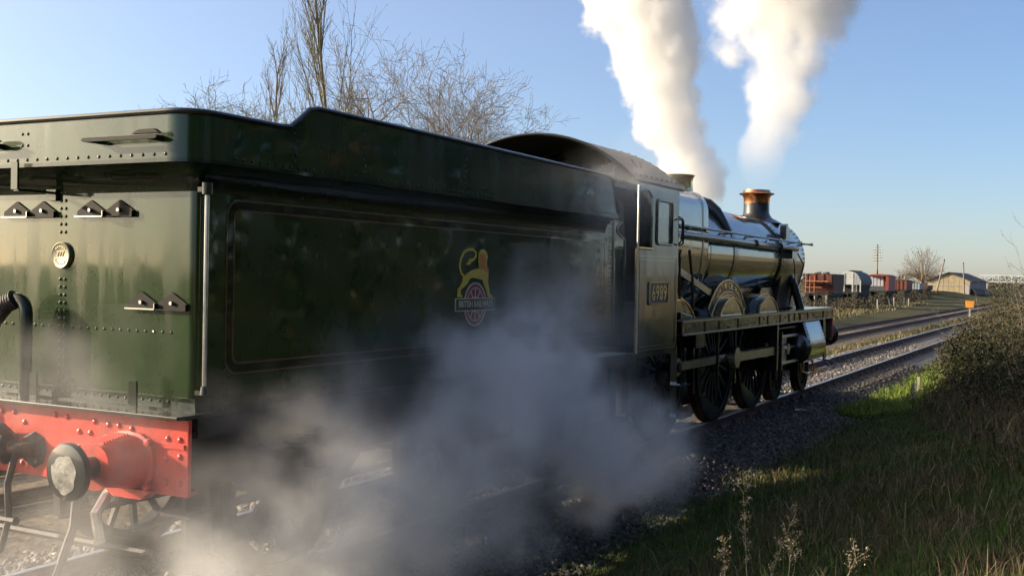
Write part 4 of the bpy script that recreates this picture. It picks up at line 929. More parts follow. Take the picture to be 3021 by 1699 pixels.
def dome_tree(label, loc, h, rx, seed):
    rng = random.Random(seed); t = thing('oak_tree', label, 'tree', loc); tr = [((0, 0, -.5), (0, 0, h * .12), .42, .36), ((0, 0, h * .12), (.1, 0, h * .24), .36, .30)]; out = []
    limbs = []
    for k in range(11):
        a = 2 * PI * k / 11 + rng.uniform(-.2, .2); e = rng.uniform(.25, 1.2)
        limbs.append(Vector((math.cos(a) * math.cos(e), math.sin(a) * math.cos(e), math.sin(e))))
    limbs.append(Vector((.1, 0, 1)))
    for k in range(150):
        a = rng.uniform(0, 2 * PI); e = math.asin(rng.uniform(-.12, 1)); rad = rng.uniform(.80, 1.0); d = Vector((math.cos(a) * math.cos(e), math.sin(a) * math.cos(e), math.sin(e)))
        T_ = Vector((d.x * rx, d.y * rx, h * .30 + d.z * h * .70)) * rad + Vector((0, 0, h * .30 * (1 - rad)))
        lb = max(limbs, key=lambda q: q.dot(d)); mid = Vector((lb.x * rx * .42, lb.y * rx * .42, h * .30 + lb.z * h * .30)); st = Vector((.05, 0, h * .2)); P_ = [st]
        for q in range(1, 9):
            u = q / 8; P_.append(st * (1 - u) ** 2 + mid * 2 * u * (1 - u) + T_ * u * u + Vector((rng.gauss(0, 1), rng.gauss(0, 1), rng.gauss(0, 1))) * .09 * u)
        for q in range(8):
            r0 = max(.02, .13 * (1 - q / 8) ** 1.8); r1 = max(.016, .13 * (1 - (q + 1) / 8) ** 1.8); out.append((tuple(P_[q]), tuple(P_[q+1]), r0, r1))
            if q >= 4:
                for _ in range(3):
                    dd = rnd_dir((P_[q+1] - P_[q]).normalized(), R(38), rng); e_ = P_[q+1] + dd * rng.uniform(.4, 1.0); out.append((tuple(P_[q+1]), tuple(e_), .014, .008))
    seg_mesh('trunk', tr, 'bark', t, 8); seg_mesh('crown', out, 'bark', t, 4)
dome_tree('lone spreading leafless oak with a rounded crown beside the tan shed', (CAM.x + 215 * math.cos(R(7.85)), CAM.y + 215 * math.sin(R(7.85)), .2), 8.2, 4.7, 5)

# ------------------------------------------------------------------ hedge bushes, grass, weeds
def leaf_cloud(name, P, size, cols, parent=None, kind=None, m='leaf', off=None, aspect=.6):
    n = len(P); a = RNG.normal(size=(n, 3)); a /= np.linalg.norm(a, axis=1, keepdims=True); b = np.cross(a, RNG.normal(size=(n, 3))); b /= np.linalg.norm(b, axis=1, keepdims=True)
    s = size[:, None]; V = np.stack([P - a * s * .5, P + b * s * aspect * .5 , P + a * s * .5, P - b * s * aspect * .5], 1)
    F = np.arange(4 * n).reshape(-1, 4)
    return np_mesh(name, V.reshape(-1, 3), [F], m, cols=np.repeat(cols, 4, 0), parent=parent, kind=kind, off=off)
def pal(n, cols, w):
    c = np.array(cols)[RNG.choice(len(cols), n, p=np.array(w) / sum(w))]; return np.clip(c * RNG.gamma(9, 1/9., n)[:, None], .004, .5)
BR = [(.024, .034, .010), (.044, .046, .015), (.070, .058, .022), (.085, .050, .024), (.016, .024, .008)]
def bush(label, cx, cy, rx, ry, h, nl, seed, w=(4, 3, 2, 1, 4), cat='bush', nm='bramble_bush', arch=18):
    z0 = float(ground_z(cx, cy)) - .15; t = thing(nm, label, cat, (cx, cy, z0), 'bushes of the lineside hedge'); rng = np.random.default_rng(seed); nl = int(nl * 1.7)
    k = 14; cen = np.stack([rng.uniform(-.8, .8, k) * rx, rng.uniform(-.8, .8, k) * ry, rng.uniform(.1, .72, k) * h], 1); cen[:, 2] *= 1 - .45 * ((cen[:, 0] / rx) ** 2 + (cen[:, 1] / ry) ** 2) * .6
    rad = rng.uniform(.22, .42, k) * min(rx, ry * 1.3, h * 1.1)
    i = rng.integers(0, k, nl); d = rng.normal(size=(nl, 3)); d /= np.linalg.norm(d, axis=1, keepdims=True)
    P = cen[i] + d * rad[i][:, None] * rng.uniform(.45, 1.12, nl)[:, None] ** .6 * np.array([1.25, 1.1, 1])
    P = P[P[:, 2] > 0.02]; n = len(P)
    leaf_cloud('foliage', P, RNG.uniform(.026, .065, n), pal(n, BR, w), t)
    segs = []
    rr = random.Random(seed)
    for q in range(arch):
        p = Vector((rr.uniform(-.8, .8) * rx, rr.uniform(-.8, .8) * ry, 0)); dd = Vector((rr.gauss(0, .35), rr.gauss(0, .35), 1)).normalized(); ln = h * rr.uniform(.7, 1.35); ra = rr.uniform(.004, .009)
        for s_ in range(7):
            qn = p + dd * ln / 7; segs.append((tuple(p), tuple(qn), ra * (1 - s_ / 8), ra * (1 - (s_ + 1) / 8))); p = qn; dd = (dd + Vector((rr.gauss(0, .12), rr.gauss(0, .12), -.10))).normalized()
            if rr.random() < .5:
                e = p + rnd_dir(dd, R(50), rr) * ln * .16; segs.append((tuple(p), tuple(e), ra * .5, ra * .25))
    seg_mesh('stem', segs, 'bark', t, 4)['kind'] = 'stuff'
    return t
bush('low bramble clump at the edge of the sunlit grass', 18.6, -3.55, 1.3, .6, .7, 2600, 1, (3, 3, 3, 3, 2))
bush('small leafy bramble just behind the sunlit grass clump', 22.0, -3.45, 1.7, .75, 1.15, 3600, 2)
bush('bramble bush with sunlit olive leaves beside the near rail', 26.5, -3.4, 2.4, .9, 1.65, 5200, 3, (2, 4, 4, 2, 2))
bush('taller sunlit bush below the orange sign', 32.5, -3.3, 3.0, 1.1, 2.15, 6500, 4, (2, 4, 5, 3, 1))
bush('tall bush at the far end of the hedge by the rails', 41, -3.5, 4.0, 1.4, 2.6, 6500, 5, (2, 4, 5, 3, 1))
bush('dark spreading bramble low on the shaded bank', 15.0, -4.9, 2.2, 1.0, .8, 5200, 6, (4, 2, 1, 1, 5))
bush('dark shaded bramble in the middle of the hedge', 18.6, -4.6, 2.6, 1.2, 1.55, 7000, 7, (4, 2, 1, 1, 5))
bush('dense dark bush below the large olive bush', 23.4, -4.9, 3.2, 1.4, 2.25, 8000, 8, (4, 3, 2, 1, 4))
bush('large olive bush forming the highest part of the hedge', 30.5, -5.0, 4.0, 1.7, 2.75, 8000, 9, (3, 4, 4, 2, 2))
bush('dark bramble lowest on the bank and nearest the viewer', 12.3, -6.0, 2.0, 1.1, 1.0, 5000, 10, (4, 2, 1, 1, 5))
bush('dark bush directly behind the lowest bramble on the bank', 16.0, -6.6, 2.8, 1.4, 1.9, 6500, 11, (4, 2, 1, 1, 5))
# unbroken hedge unseen to the right, made tall and dark to dim the tender
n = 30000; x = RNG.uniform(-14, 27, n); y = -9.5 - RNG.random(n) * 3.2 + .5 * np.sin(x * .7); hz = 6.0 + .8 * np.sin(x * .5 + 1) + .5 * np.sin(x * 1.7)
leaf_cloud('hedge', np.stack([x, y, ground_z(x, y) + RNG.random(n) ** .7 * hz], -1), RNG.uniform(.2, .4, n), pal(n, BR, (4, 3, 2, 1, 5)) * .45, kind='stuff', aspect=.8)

def blades(name, x, y, hgt, wid, lean, cols, z=None, kind='stuff', parent=None):
    n = len(x); z = ground_z(x, y) - .01 if z is None else z
    a = RNG.uniform(0, 2*PI, n); b = RNG.uniform(0, 2*PI, n)
    w = np.stack([np.cos(a), np.sin(a), np.zeros(n)], -1) * (wid / 2)[:, None]; ld = np.stack([np.cos(b), np.sin(b), np.zeros(n)], -1) * (lean * hgt)[:, None]
    P = np.stack([x, y, z], -1); up_ = np.array([0, 0, 1.])[None]
    mid = P + ld * .35 + up_ * (hgt * .6)[:, None]; tip = P + ld + up_ * (hgt * np.sqrt(np.maximum(.05, 1 - (lean * .75) ** 2)))[:, None]
    V = np.stack([P - w, P + w, mid + w * .8, mid - w * .8, tip], 1); i = np.arange(n)[:, None] * 5
    return np_mesh(name, V.reshape(-1, 3), [i + np.array([[0, 1, 2, 3]]), i + np.array([[3, 2, 4]])], 'leaf', cols=np.repeat(cols, 5, 0), kind=kind, parent=parent)
GR = [(.036, .082, .012), (.058, .094, .019), (.080, .076, .028), (.12, .10, .05), (.19, .15, .085)]
def gpatch(n, xf, yf, hm, wm, weights, seed):
    x, y = xf(n), yf(n)
    dry = lumps(x, y, seed, 1.1); k = n
    cols = pal(n, GR, weights); mixc = pal(n, GR, (2, 3, 5, 3, .8)); t = (dry > .3)[:, None]
    cols = np.where(t, mixc, cols)
    h = hm * RNG.gamma(6, 1/6., n) * (1 + .45 * lumps(x, y, seed + 3, 1.9))
    return x, y, np.clip(h, .02, .5), wm * RNG.uniform(.6, 1.4, n), np.abs(RNG.normal(.6, .32, n)).clip(0, 1.25), cols
A1 = gpatch(90000, lambda n: -.5 + 7.5 * RNG.random(n), lambda n: -1.95 - 4.6 * RNG.random(n), .095, .005, (8, 6, 3, .6, .15), 2)
A2 = gpatch(60000, lambda n: 6 + 12 * RNG.random(n) ** 1.2, lambda n: -1.9 - 5.2 * RNG.random(n), .085, .009, (7, 6, 3, .4, .1), 2)
A3 = gpatch(60000, lambda n: 16 + 24 * RNG.random(n) ** 1.7, lambda n: -1.72 - 1.5 * RNG.random(n) ** 1.2, .12, .013, (8, 7, 2, .4, .2), 5)
A3 = A3[:5] + (pal(len(A3[0]), [(.13, .20, .025), (.17, .22, .04), (.10, .16, .02), (.22, .20, .08)], (5, 4, 3, 1)),)  # sunlit strip: sunlight strengthened in the blade colour by a brighter green
keep = lambda A: tuple(q[(np.random.default_rng(3).random(len(A[0])) < np.interp(-A[1], [1.7, 2.1, 2.9], [.10, .5, 1]))] for q in A)
A1, A2 = keep(A1), keep(A2)
AA = [np.concatenate([a, b, c]) for a, b, c in zip(A1, A2, A3)]
blades('grass', *AA)
# straw and dead stems matted over the bank
n = 8000; x = -.3 + 12 * RNG.random(n) ** 1.4; y = -3.0 - 3.6 * RNG.random(n); k = lumps(x, y, 2, 1.1) + .3 * RNG.normal(size=n) > .1
x, y = x[k], y[k]; n = len(x)
blades('dry_grass', x, y, RNG.uniform(.12, .38, n), RNG.uniform(.003, .007, n), np.abs(RNG.normal(.85, .3, n)).clip(.2, 1.3), pal(n, [(.16, .125, .07), (.10, .062, .038), (.22, .18, .11), (.055, .04, .028)], (4, 4, 1, 4)))
# grass strips between and beyond the tracks
n = 30000; x = 20 + 110 * RNG.random(n) ** 1.7; y = np.where(RNG.random(n) < .45, RNG.uniform(1.75, 2.45, n), 6.2 + RNG.random(n) * 7 + .04 * x)
hh = np.where(y > 6, .17, .12) * RNG.gamma(5, .2, n)
blades('dry_grass', x, y, hh, .012 + x * .0004, np.abs(RNG.normal(.4, .25, n)), pal(n, [(.10, .10, .04), (.17, .14, .07), (.24, .20, .12), (.06, .075, .025)], (3, 4, 3, 3)))
n = 8000; x = RNG.uniform(-3, 6, n); y = RNG.uniform(2.2, 7, n)
blades('grass', x, y, .09 * RNG.gamma(5, .2, n), np.full(n, .007), np.abs(RNG.normal(.4, .25, n)), pal(n, GR, (4, 4, 4, 2, 1)))

# brown scrub, bramble runners and dead bracken covering the upper bank
n = 42000; x = 4.5 + 15 * RNG.random(n) ** 1.1; y = -2.9 - 5.2 * RNG.random(n); edge = -3.0 - np.maximum(0, 15.5 - x) * .27 + .35 * lumps(x, x * 0, 8, 1.3)
k = (y < edge) & (lumps(x, y, 9, 1.2) + .5 * RNG.normal(size=n) > -.45); x, y = x[k], y[k]; n = len(x)
hz = (.16 + .32 * np.clip((edge[k] - y) / 2.2, 0, 1)) * (1 + .5 * lumps(x, y, 6, 2.1))
leaf_cloud('undergrowth', np.stack([x, y, ground_z(x, y) + RNG.random(n) ** 1.2 * hz], -1), RNG.uniform(.02, .055, n), pal(n, [(.030, .036, .012), (.055, .040, .020), (.085, .058, .030), (.045, .055, .016), (.11, .085, .05)], (4, 4, 2, 4, 1)), kind='stuff', aspect=.5)
n = 5200; x = 3.5 + 15 * RNG.random(n); y = -3.2 - 4.4 * RNG.random(n); k = y < -3.0 - np.maximum(0, 15.5 - x) * .25; x, y = x[k], y[k]; n = len(x)
blades('dry_stems', x, y, RNG.uniform(.2, .7, n), RNG.uniform(.004, .009, n), np.abs(RNG.normal(.7, .35, n)).clip(0, 1.3), pal(n, [(.12, .09, .055), (.075, .05, .032), (.16, .13, .08)], (4, 4, 1)))
# dead flower stalks at the bottom of the picture, each one a plant
def stalk(label, x, y, h, lean, seed, head):
    rr = random.Random(seed); z = float(ground_z(x, y)); t = thing('dead_flower_stalk', label, 'dead stalk', (x, y, z), 'dead stalks on the bank')
    p = Vector((0, 0, 0)); d = Vector((lean[0], lean[1], 1)).normalized(); segs = []; tips = []
    for i in range(9):
        q = p + d * h / 9; segs.append((tuple(p), tuple(q), .0045 * (1 - i / 14), .0045 * (1 - (i + 1) / 14))); p = q; d = (d + Vector((rr.gauss(0, .05), rr.gauss(0, .05), 0))).normalized()
        if i >= (3 if head == 'spike' else 6):
            for _ in range(3): e = p + rnd_dir(d, R(38), rr) * rr.uniform(.02, .06 if head == 'spike' else .10); segs.append((tuple(p), tuple(e), .002, .0014)); tips.append(e)
    m_ = mat('dead_stalk', (.26, .22, .13), .8, var=.3, vscale=30)
    seg_mesh('stem', segs, m_, t, 5)
    P = []
    for e in tips:
        for _ in range(26): P.append(np.array(e) + np.array([rr.gauss(0, 1), rr.gauss(0, 1), rr.gauss(0, 1.3)]) * (.010 if head == 'spike' else .013))
    P = np.array(P); leaf_cloud('seed_head', P, RNG.uniform(.008, .016, len(P)), pal(len(P), [(.25, .21, .14), (.17, .135, .08), (.36, .32, .23)], (3, 3, 1)), t, kind='stuff')
stalk('tallest dead dock stalk with a long seed spike', 1.50, -4.26, .78, (-.06, .04), 1, 'spike')
stalk('dead dock stalk leaning towards the bank beside the tallest one', 1.42, -4.38, .66, (.10, -.04), 2, 'spike')
stalk('shorter dead seed spike on the ballast side of the tallest stalk', 1.36, -4.20, .52, (-.12, .05), 3, 'spike')
stalk('pale forked dead stalk with a flat topped seed head', 1.46, -4.50, .42, (.02, -.02), 4, 'umbel')
stalk('smallest pale stalk standing apart from the other dead stalks', 1.50, -4.78, .34, (.02, -.06), 5, 'umbel')
n = 260; x = RNG.normal(1.38, .12, n); y = RNG.normal(-4.35, .16, n)
blades('dry_grass', x, y, RNG.uniform(.10, .36, n), RNG.uniform(.003, .006, n), np.abs(RNG.normal(.25, .2, n)), pal(n, [(.42, .36, .2), (.30, .26, .12), (.2, .2, .07)], (3, 3, 2)))
# tall bare saplings standing over the right end of the hedge
for k, (x, y, h, ln) in enumerate(((58, -3.0, 4.2, (-.10, .26)), (60, -3.2, 4.8, (-.05, .14)), (62, -3.6, 3.9, (.03, .02)))):
    t = thing('bare_sapling', ['thin bare sapling leaning most steeply above the hedge', 'taller thin bare sapling in the middle of three above the hedge', 'upright thin bare sapling, shortest of the three above the hedge'][k], 'sapling', (x, y, 0), 'saplings above the hedge'); out = []
    grow(Vector((0, 0, 0)), Vector((ln[0], ln[1], 1)).normalized(), h, .014, 0, dict(levels=2, nseg=[9, 5, 3], wob=.04, up=[.02, .05, .02], nc=[4, 2], start=[.35, .3], ang=[35, 35], ratio=[.28, .4], rr=[.5, .5], shape=lambda t, l: 1, rmin=.006), random.Random(k), out)
    seg_mesh('stem', [s_ for s_ in out if s_[4] == 0], 'bark', t, 5); seg_mesh('twig', [s_ for s_ in out if s_[4] > 0], 'bark', t, 4)['kind'] = 'stuff'
# pale stones and fallen leaves lying on the ballast beside the engine
lm_ = mat('fallen_leaf', (.30, .24, .15), .7, var=.3, vscale=20)
leaf0 = None
for k, (u, v) in enumerate(((2012, 1208), (2038, 1212), (2182, 1204), (2255, 1181), (2270, 1208), (2345, 1186), (2205, 1233), (2372, 1172), (2060, 1246), (2056, 1293), (2064, 1300), (2385, 1160))):
    d = fw + rt * ((u - 1510.5) / 3281) - up * ((v - 849.5) / 3281); s_ = (-.155 - CAM.z) / d.z; p_ = CAM + d * s_
    if leaf0 is None:
        b = MB(); b.add([(-.07, 0, 0), (-.03, .035, .012), (.03, .03, .02), (.075, 0, .008), (.03, -.032, .015), (-.03, -.034, .02), (-.07, 0, -.004), (-.03, .035, .008), (.03, .03, .016), (.075, 0, .004), (.03, -.032, .011), (-.03, -.034, .016)], [(0,1,5), (1,2,4,5), (2,3,4), (6,11,7), (7,11,10,8), (8,10,9)]); leaf0 = b.build('fallen_leaf', lm_)
        o = leaf0
    else: o = leaf0.copy(); COL.objects.link(o)
    o.location = p_; o.rotation_euler = (random.uniform(-.3, .3), random.uniform(-.3, .3), random.uniform(0, 6)); s2 = random.uniform(.8, 1.3); o.scale = (s2, s2, s2)
    tag(o, ['pale fallen leaf under the cab steps', 'small pale leaf just ahead of the cab steps', 'pale leaf below the middle driving wheel', 'pale leaf by the rail under the leading driving wheel', 'brownish leaf on the ballast below the leading driving wheel', 'pale leaf on the ballast below the rear bogie wheel', 'large brownish leaf on the ballast below the middle driving wheel', 'pale leaf nearest the front bogie wheel', 'pale leaf between the steam cloud and the trailing driving wheel', 'upper of two pale leaves at the tip of the steam cloud', 'lower of two pale leaves at the tip of the steam cloud', 'last pale leaf on the ballast ahead of the front bogie wheel'][k], 'leaf', 'fallen leaves on the ballast')
for k, (x, y) in enumerate(((18.6, -2.72), (20.6, -2.55))):
    t = MB().bar((x, y, -.4), (x + .01, y, .16 - .03 * k), .06, .06).build('marker_peg', 'concrete', smooth=False); tag(t, ['short pale peg at the near end of the sunlit grass', 'short pale peg further along the sunlit grass'][k], 'peg', 'pegs in the sunlit grass')

# ------------------------------------------------------------------ background: siding, wagons, poles, shed, bridge
def gp(u, v, z):
    d = fw + rt * ((u - 1510.5) / 3281) - up * ((v - 849.5) / 3281); return CAM + d * ((z - CAM.z) / d.z)
SA = math.atan(.045)
def sy(x): return 16.2 + (x - 90) * .045
t = thing('siding_track', 'siding track under the row of old wagons', 'railway track', (140, sy(140), -.35)); t.rotation_euler = (0, 0, SA)
for s in (-1, 1):
    o = MB().box(-60, 60, s * .7525 - .035, s * .7525 + .035, .05, .15).build('rail', 'rust', None, smooth=False); o.parent = t
b = MB()
for k in range(-78, 79): b.box(k * .76 - .12, k * .76 + .12, -1.3, 1.3, .0, .07)
o = b.build('sleeper', 'wood', None, kind='stuff', smooth=False); o.parent = t
WM = dict(rust=mat('wagon_rust_brown', (.085, .026, .018), .75, var=.4, vscale=2), bauxite=mat('wagon_bauxite', (.15, .045, .028), .7, var=.25, vscale=2), white=mat('wagon_pale_grey', (.40, .415, .41), .6, var=.08, vscale=1.5),
    dgrey=mat('wagon_dark_grey', (.05, .058, .06), .7, var=.3), vred=mat('van_red', (.22, .04, .028), .6, var=.2), slate=mat('wagon_slate_grey', (.30, .33, .36), .7, var=.2), pale=mat('van_pale_panel', (.42, .44, .52), .5), under=mat('wagon_black', (.015, .014, .013), .8, var=.3), orange=mat('faded_orange', (.42, .15, .06), .7, var=.2))
def wagon(nm, label, x, ln, dz=0):
    t = thing(nm, label, 'railway wagon', (x, sy(x), -.2), 'wagons standing in the siding'); t.rotation_euler = (0, 0, SA)
    def bld(b, name, m, **k): o = b.build(name, m, None, smooth=k.pop('smooth', False), **k); o.parent = t; return o
    b = MB(); b.box(0, ln, -1.15, 1.15, .95, 1.2)
    for s in (-1, 1):
        b.box(.3, ln - .3, s * .9 - .05, s * .9 + .05, .55, .95)
        for xx in (.3 * ln - .45, .7 * ln + .25): b.box(xx - .15 + .1, xx + .35, s * .92, s * 1.1, .4, .75)
    bld(b, 'underframe', WM['under'])
    for xx in (.22 * ln, .78 * ln):
        for s in (-1, 1):
            b = MB(); b.lathe([(s * .68, .44), (s * .82, .46), (s * .82, .2), (s * .80, 0)], (xx, 0, .46), 'y', 18); bld(b, 'wheel', WM['under'])
    for s in (-1, 1):
        b = MB(); b.lathe([(0, .14), (-.35, .10), (-.36, .2), (-.40, .2), (-.42, .0)], (0, s * .87, 1.05), 'x', 12); bld(b, 'buffer', WM['under'])
    b = MB(); b.tube([(0, 0, 1.05), (-.2, 0, 1.0), (-.25, 0, .7)], .05, 6); bld(b, 'coupling', WM['under'])
    return t, bld
t, B = wagon('hopper_wagon', 'rusty brown hopper wagon with orange end handrails beside the engine front', 95, 7)
b = MB(); b.prism([(.9, 1.3), (.55, 2.0), (.55, 2.92), (6.6, 2.92), (6.6, 2.0), (6.1, 1.3)], 'y', -1.22, 1.22); bd = B(b, 'body', WM['rust'])
for k in range(4): o = MB().box(.48, .548, -1.1 + .7 * k, -1.02 + .7 * k, 1.9, 2.92).build('end_rib', WM['rust'], bd, smooth=False)
b = MB()
for y in (.35, .75, 1.1): b.tube([(.1, y, 1.2), (.1, y, 2.75)], .03, 6)
for z in (1.7, 2.25): b.tube([(.1, -.3, z), (.1, 1.15, z)], .035, 6)
B(b, 'end_handrail', WM['orange'])
b = MB(); b.box(-.02, .35, -.9, 1.2, 2.22, 2.30); B(b, 'end_platform', WM['orange'])
b = MB(); b.lathe([(2.921, .3), (3.02, .3), (3.02, 0)], (1.5, .3, 0), 'z', 12); b.lathe([(2.921, .2), (3.1, .2), (3.1, 0)], (3.5, -.2, 0), 'z', 12); B(b, 'roof_hatch', WM['under'])
t, B = wagon('covered_wagon', 'pale round topped covered wagon with a ladder on its end', 112, 8.5)
top = arc(0, 2.15, 1.24, 0, 180, 20); poly = [(-1.24, 1.95), (1.24, 1.95)] + [(a, min(c, 2.15 + (c - 2.15) * .95)) for a, c in top]
b = MB(); b.prism(poly, 'x', .02, .08); B(b, 'end_wall', WM['white'])
b = MB(); b.prism([(q[0] * .995, q[1] - .005) for q in poly], 'x', .081, 8.4); B(b, 'body', WM['dgrey'])
b = MB(); b.prism([(-1.0, 1.2), (1.0, 1.2), (1.2, 1.94), (-1.2, 1.94)], 'x', .6, 7.8); B(b, 'hopper', WM['under'])
for y in (-1.2, -.42, .42, 1.2):
    b = MB(); b.box(-.04, .018, y - .06, y + .06, 1.2, 3.1 if abs(y) < 1 else 2.4); B(b, 'end_stanchion', WM['white'])
b = MB()
for z in np.arange(1.25, 3.0, .22): b.box(-.12, -.08, -.85, -.50, z, z + .04)
b.box(-.12, -.08, -.88, -.85, 1.2, 3.1); b.box(-.12, -.08, -.50, -.47, 1.2, 3.1); B(b, 'ladder', WM['white'])
b = MB()
for k in range(5): b.lathe([(3.32, .25), (3.42, .25), (3.42, 0)], (1 + 1.6 * k, -.1, 0), 'z', 10)
B(b, 'roof_hatch', WM['under'])
t, B = wagon('brake_van', 'red brake van with pale panelled verandah end', 135, 7)
b = MB(); b.box(1.0, 6.9, -1.2, 1.2, 1.2, 3.0); B(b, 'body', WM['vred'])
b = MB(); b.prism([(-1.25, 2.98), (1.25, 2.98), (.9, 3.14), (0, 3.22), (-.9, 3.14)], 'x', -.1, 7.1); B(b, 'roof', WM['vred'])
for y in (-1.15, 1.15):
    b = MB(); b.box(0, .08, y - .06, y + .06, 1.2, 2.98); B(b, 'verandah_post', WM['white'] if y > 0 else WM['vred'])
b = MB(); b.box(.02, .07, -1.08, 1.08, 1.2, 1.72); B(b, 'verandah_rail', WM['dgrey'])
for k in range(4):
    b = MB(); b.box(.93, .998, -.5 + .4 * k, -.18 + .4 * k, 1.75, 2.9); B(b, 'end_panel', WM['pale'])
b = MB(); b.box(-.1, 1.0, -1.22, -.9, 1.2, 2.9); B(b, 'stove_locker', WM['vred'])
b = MB(); b.lathe([(3.2, .08), (3.7, .08), (3.7, 0)], (3, .5, 0), 'z', 8); B(b, 'chimney', WM['under'])
t, B = wagon('box_wagon', 'brown box wagon with a red end door behind the brake van', 156, 6.5)
b = MB(); b.box(0, 6.4, -1.22, 1.22, 1.2, 2.55); B(b, 'body', WM['bauxite'])
b = MB(); b.box(-.05, -.002, .35, 1.05, 1.25, 2.45); B(b, 'end_door', WM['vred'])
for y in (-1.1, -.55, 0, 1.15):
    b = MB(); b.box(-.07, -.002, y - .06, y + .06, 1.2, 2.55); B(b, 'end_rib', WM['rust'])
b = MB(); b.prism([(-1.25, 2.551), (1.25, 2.551), (0, 2.68)], 'x', -.05, 6.5); B(b, 'roof', WM['dgrey'])
t, B = wagon('open_wagon', 'grey ribbed open wagon at the far end of the row', 172, 7)
b = MB(); b.box(0, 6.9, -1.25, -1.19, 1.2, 2.1); b.box(0, 6.9, 1.19, 1.25, 1.2, 2.1); b.box(0, .06, -1.19, 1.19, 1.2, 2.1); b.box(6.84, 6.9, -1.19, 1.19, 1.2, 2.1); b.box(.06, 6.84, -1.19, 1.19, 1.2, 1.26); B(b, 'body', WM['slate'])
for k in range(7):
    b = MB(); b.box(-.08, -.002, -1.2 + .4 * k - .05, -1.2 + .4 * k + .05, 1.2, 2.12); B(b, 'end_rib', WM['white'] if k == 0 else WM['slate'])
t, B = wagon('flat_wagon', 'low dark wagon beyond the grey open wagon', 186, 9)
b = MB(); b.box(0, 9, -1.2, 1.2, 1.21, 1.75); B(b, 'body', WM['rust'])
# lineside posts
for k, (u, v, h) in enumerate(((2403, 912, 1.15), (2437, 912, 1.2), (2588, 918, 1.0), (2623, 909, .9), (2637, 907, 1.0), (2667, 903, .95), (2680, 905, .85))):
    p_ = gp(u, v, -.36); o = MB().box(-.045, .045, -.045, .045, -.1, h).build('fence_post', 'concrete', smooth=False); o.location = p_; o.rotation_euler = (random.uniform(-.04, .04), random.uniform(-.04, .04), 0)
    tag(o, ['pale post just right of the engine buffer', 'pale post below the gap between brown and pale wagons', 'tallest pale post in front of the pale wagon, by itself', 'thin post at the left of the four post group', 'brightest post of the group below the brake van', 'pale post below the brown box wagon', 'rightmost short post below the brown box wagon'][k], 'post', 'old fence posts in front of the wagons')
# telegraph pole
x, y = CAM.x + 186 * math.cos(R(9.92)), CAM.y + 186 * math.sin(R(9.92)); t = thing('telegraph_pole', 'telegraph pole with many crossarms rising behind the wagons', 'telegraph pole', (x, y, -.3))
b = MB(); b.tube([(x, y, -.3), (x, y, 7.75)], [.15, .10], 8); b.build('pole', 'bark', t)
for k in range(6):
    z = 7.45 - .42 * k; w_ = .72 if k else .4
    b = MB(); b.bar((x, y - w_, z), (x, y + w_, z), .10, .12); ca = b.build('crossarm', 'bark', t, smooth=False)
    b = MB()
    for q in (-.62, -.36, .36, .62):
        if abs(q) < w_: b.lathe([(z + .06, .03), (z + .12, .05), (z + .2, .04), (z + .22, 0)], (x, y + q, 0), 'z', 6)
    if b.v: b.build('insulator', 'white', ca, kind='stuff')
b = MB(); b.lathe([(7.75, .16), (7.95, 0)], (x, y, 0), 'z', 8); b.build('finial', 'sooty', t)
for k, (a0, s0, a1, s1, d) in enumerate(((7.18, -.0069, 6.86, .018, 190), (5.94, -.0078, 6.01, .0154, 196))):
    p0 = Vector((CAM.x + d * math.cos(R(a0)), CAM.y + d * math.sin(R(a0)), CAM.z + s0 * d - .4)); p1 = Vector((CAM.x + d * math.cos(R(a1)), CAM.y + d * math.sin(R(a1)), CAM.z + s1 * d))
    t = thing('wooden_pole', ['leaning wooden pole in front of the oak and shed', 'upright wooden pole in front of the shed'][k], 'pole', p0, 'poles by the shed')
    b = MB(); b.tube([p0, p1], [.14, .10], 8); b.build('pole_shaft', 'bark', t); b = MB(); b.lathe([(0, .14), (.25, .02)], p1, 'z', 8); b.build('pole_cap', 'sooty', t)
# shed
t = thing('shed', 'tan gabled shed with a dark side wall in the distance', 'shed', (204, 18.2, .2))
tan = mat('tan_panels', (.32, .265, .17), .85, var=.12, vscale=.8); dk = mat('slate_cladding', (.075, .085, .10), .6, var=.15, vscale=.8); rfm = mat('dark_roof', (.055, .045, .042), .8, var=.3, vscale=.8)
ys2 = np.linspace(14.7, 21.75, 9); pk = lambda y: 2.36 + 1.45 * (1 - abs(y - 18.2) / 3.55)
for i in range(8):
    a, c = ys2[i] + .02, ys2[i+1] - .02
    b = MB(); b.prism([(a, .0), (c, .0), (c, pk(c) - .02), (a, pk(a) - .02)], 'x', 204, 204.12); b.build('wall_panel', tan, t, smooth=False)
b = MB(); b.box(204.13, 234, 14.72, 14.84, .0, 2.3); b.build('side_wall', dk, t, smooth=False)
b = MB(); b.box(204.13, 234, 21.6, 21.72, .0, 2.3); b.box(233.9, 234, 14.85, 21.6, 0, 2.3); b.build('far_wall', tan, t, smooth=False)
b = MB(); b.box(203.9, 203.99, 14.75, 21.7, 1.55, 1.72); b.build('cladding_rail', 'concrete', t, smooth=False)
b = MB(); b.box(203.93, 203.995, 14.85, 15.75, .1, 1.5); b.build('pale_door', 'concrete', t, smooth=False)
for s in (-1, 1):
    b = MB(); yo = 18.2 + s * 3.85; V = [(203.6, 18.2, 3.86), (234.3, 18.2, 3.86), (234.3, yo, 2.27), (203.6, yo, 2.27)]; b.add(V + [(q[0], q[1], q[2] + .1) for q in V], [(0,1,2,3), (4,5,6,7), (0,1,5,4), (1,2,6,5), (2,3,7,6), (3,0,4,7)]); b.build('roof', rfm, t, smooth=False)
b = MB(); b.box(206, 212, 12.4, 14.5, .1, 1.1); o = b.build('container', dk, smooth=False); tag(o, 'low grey container beside the dark wall of the shed', 'container')
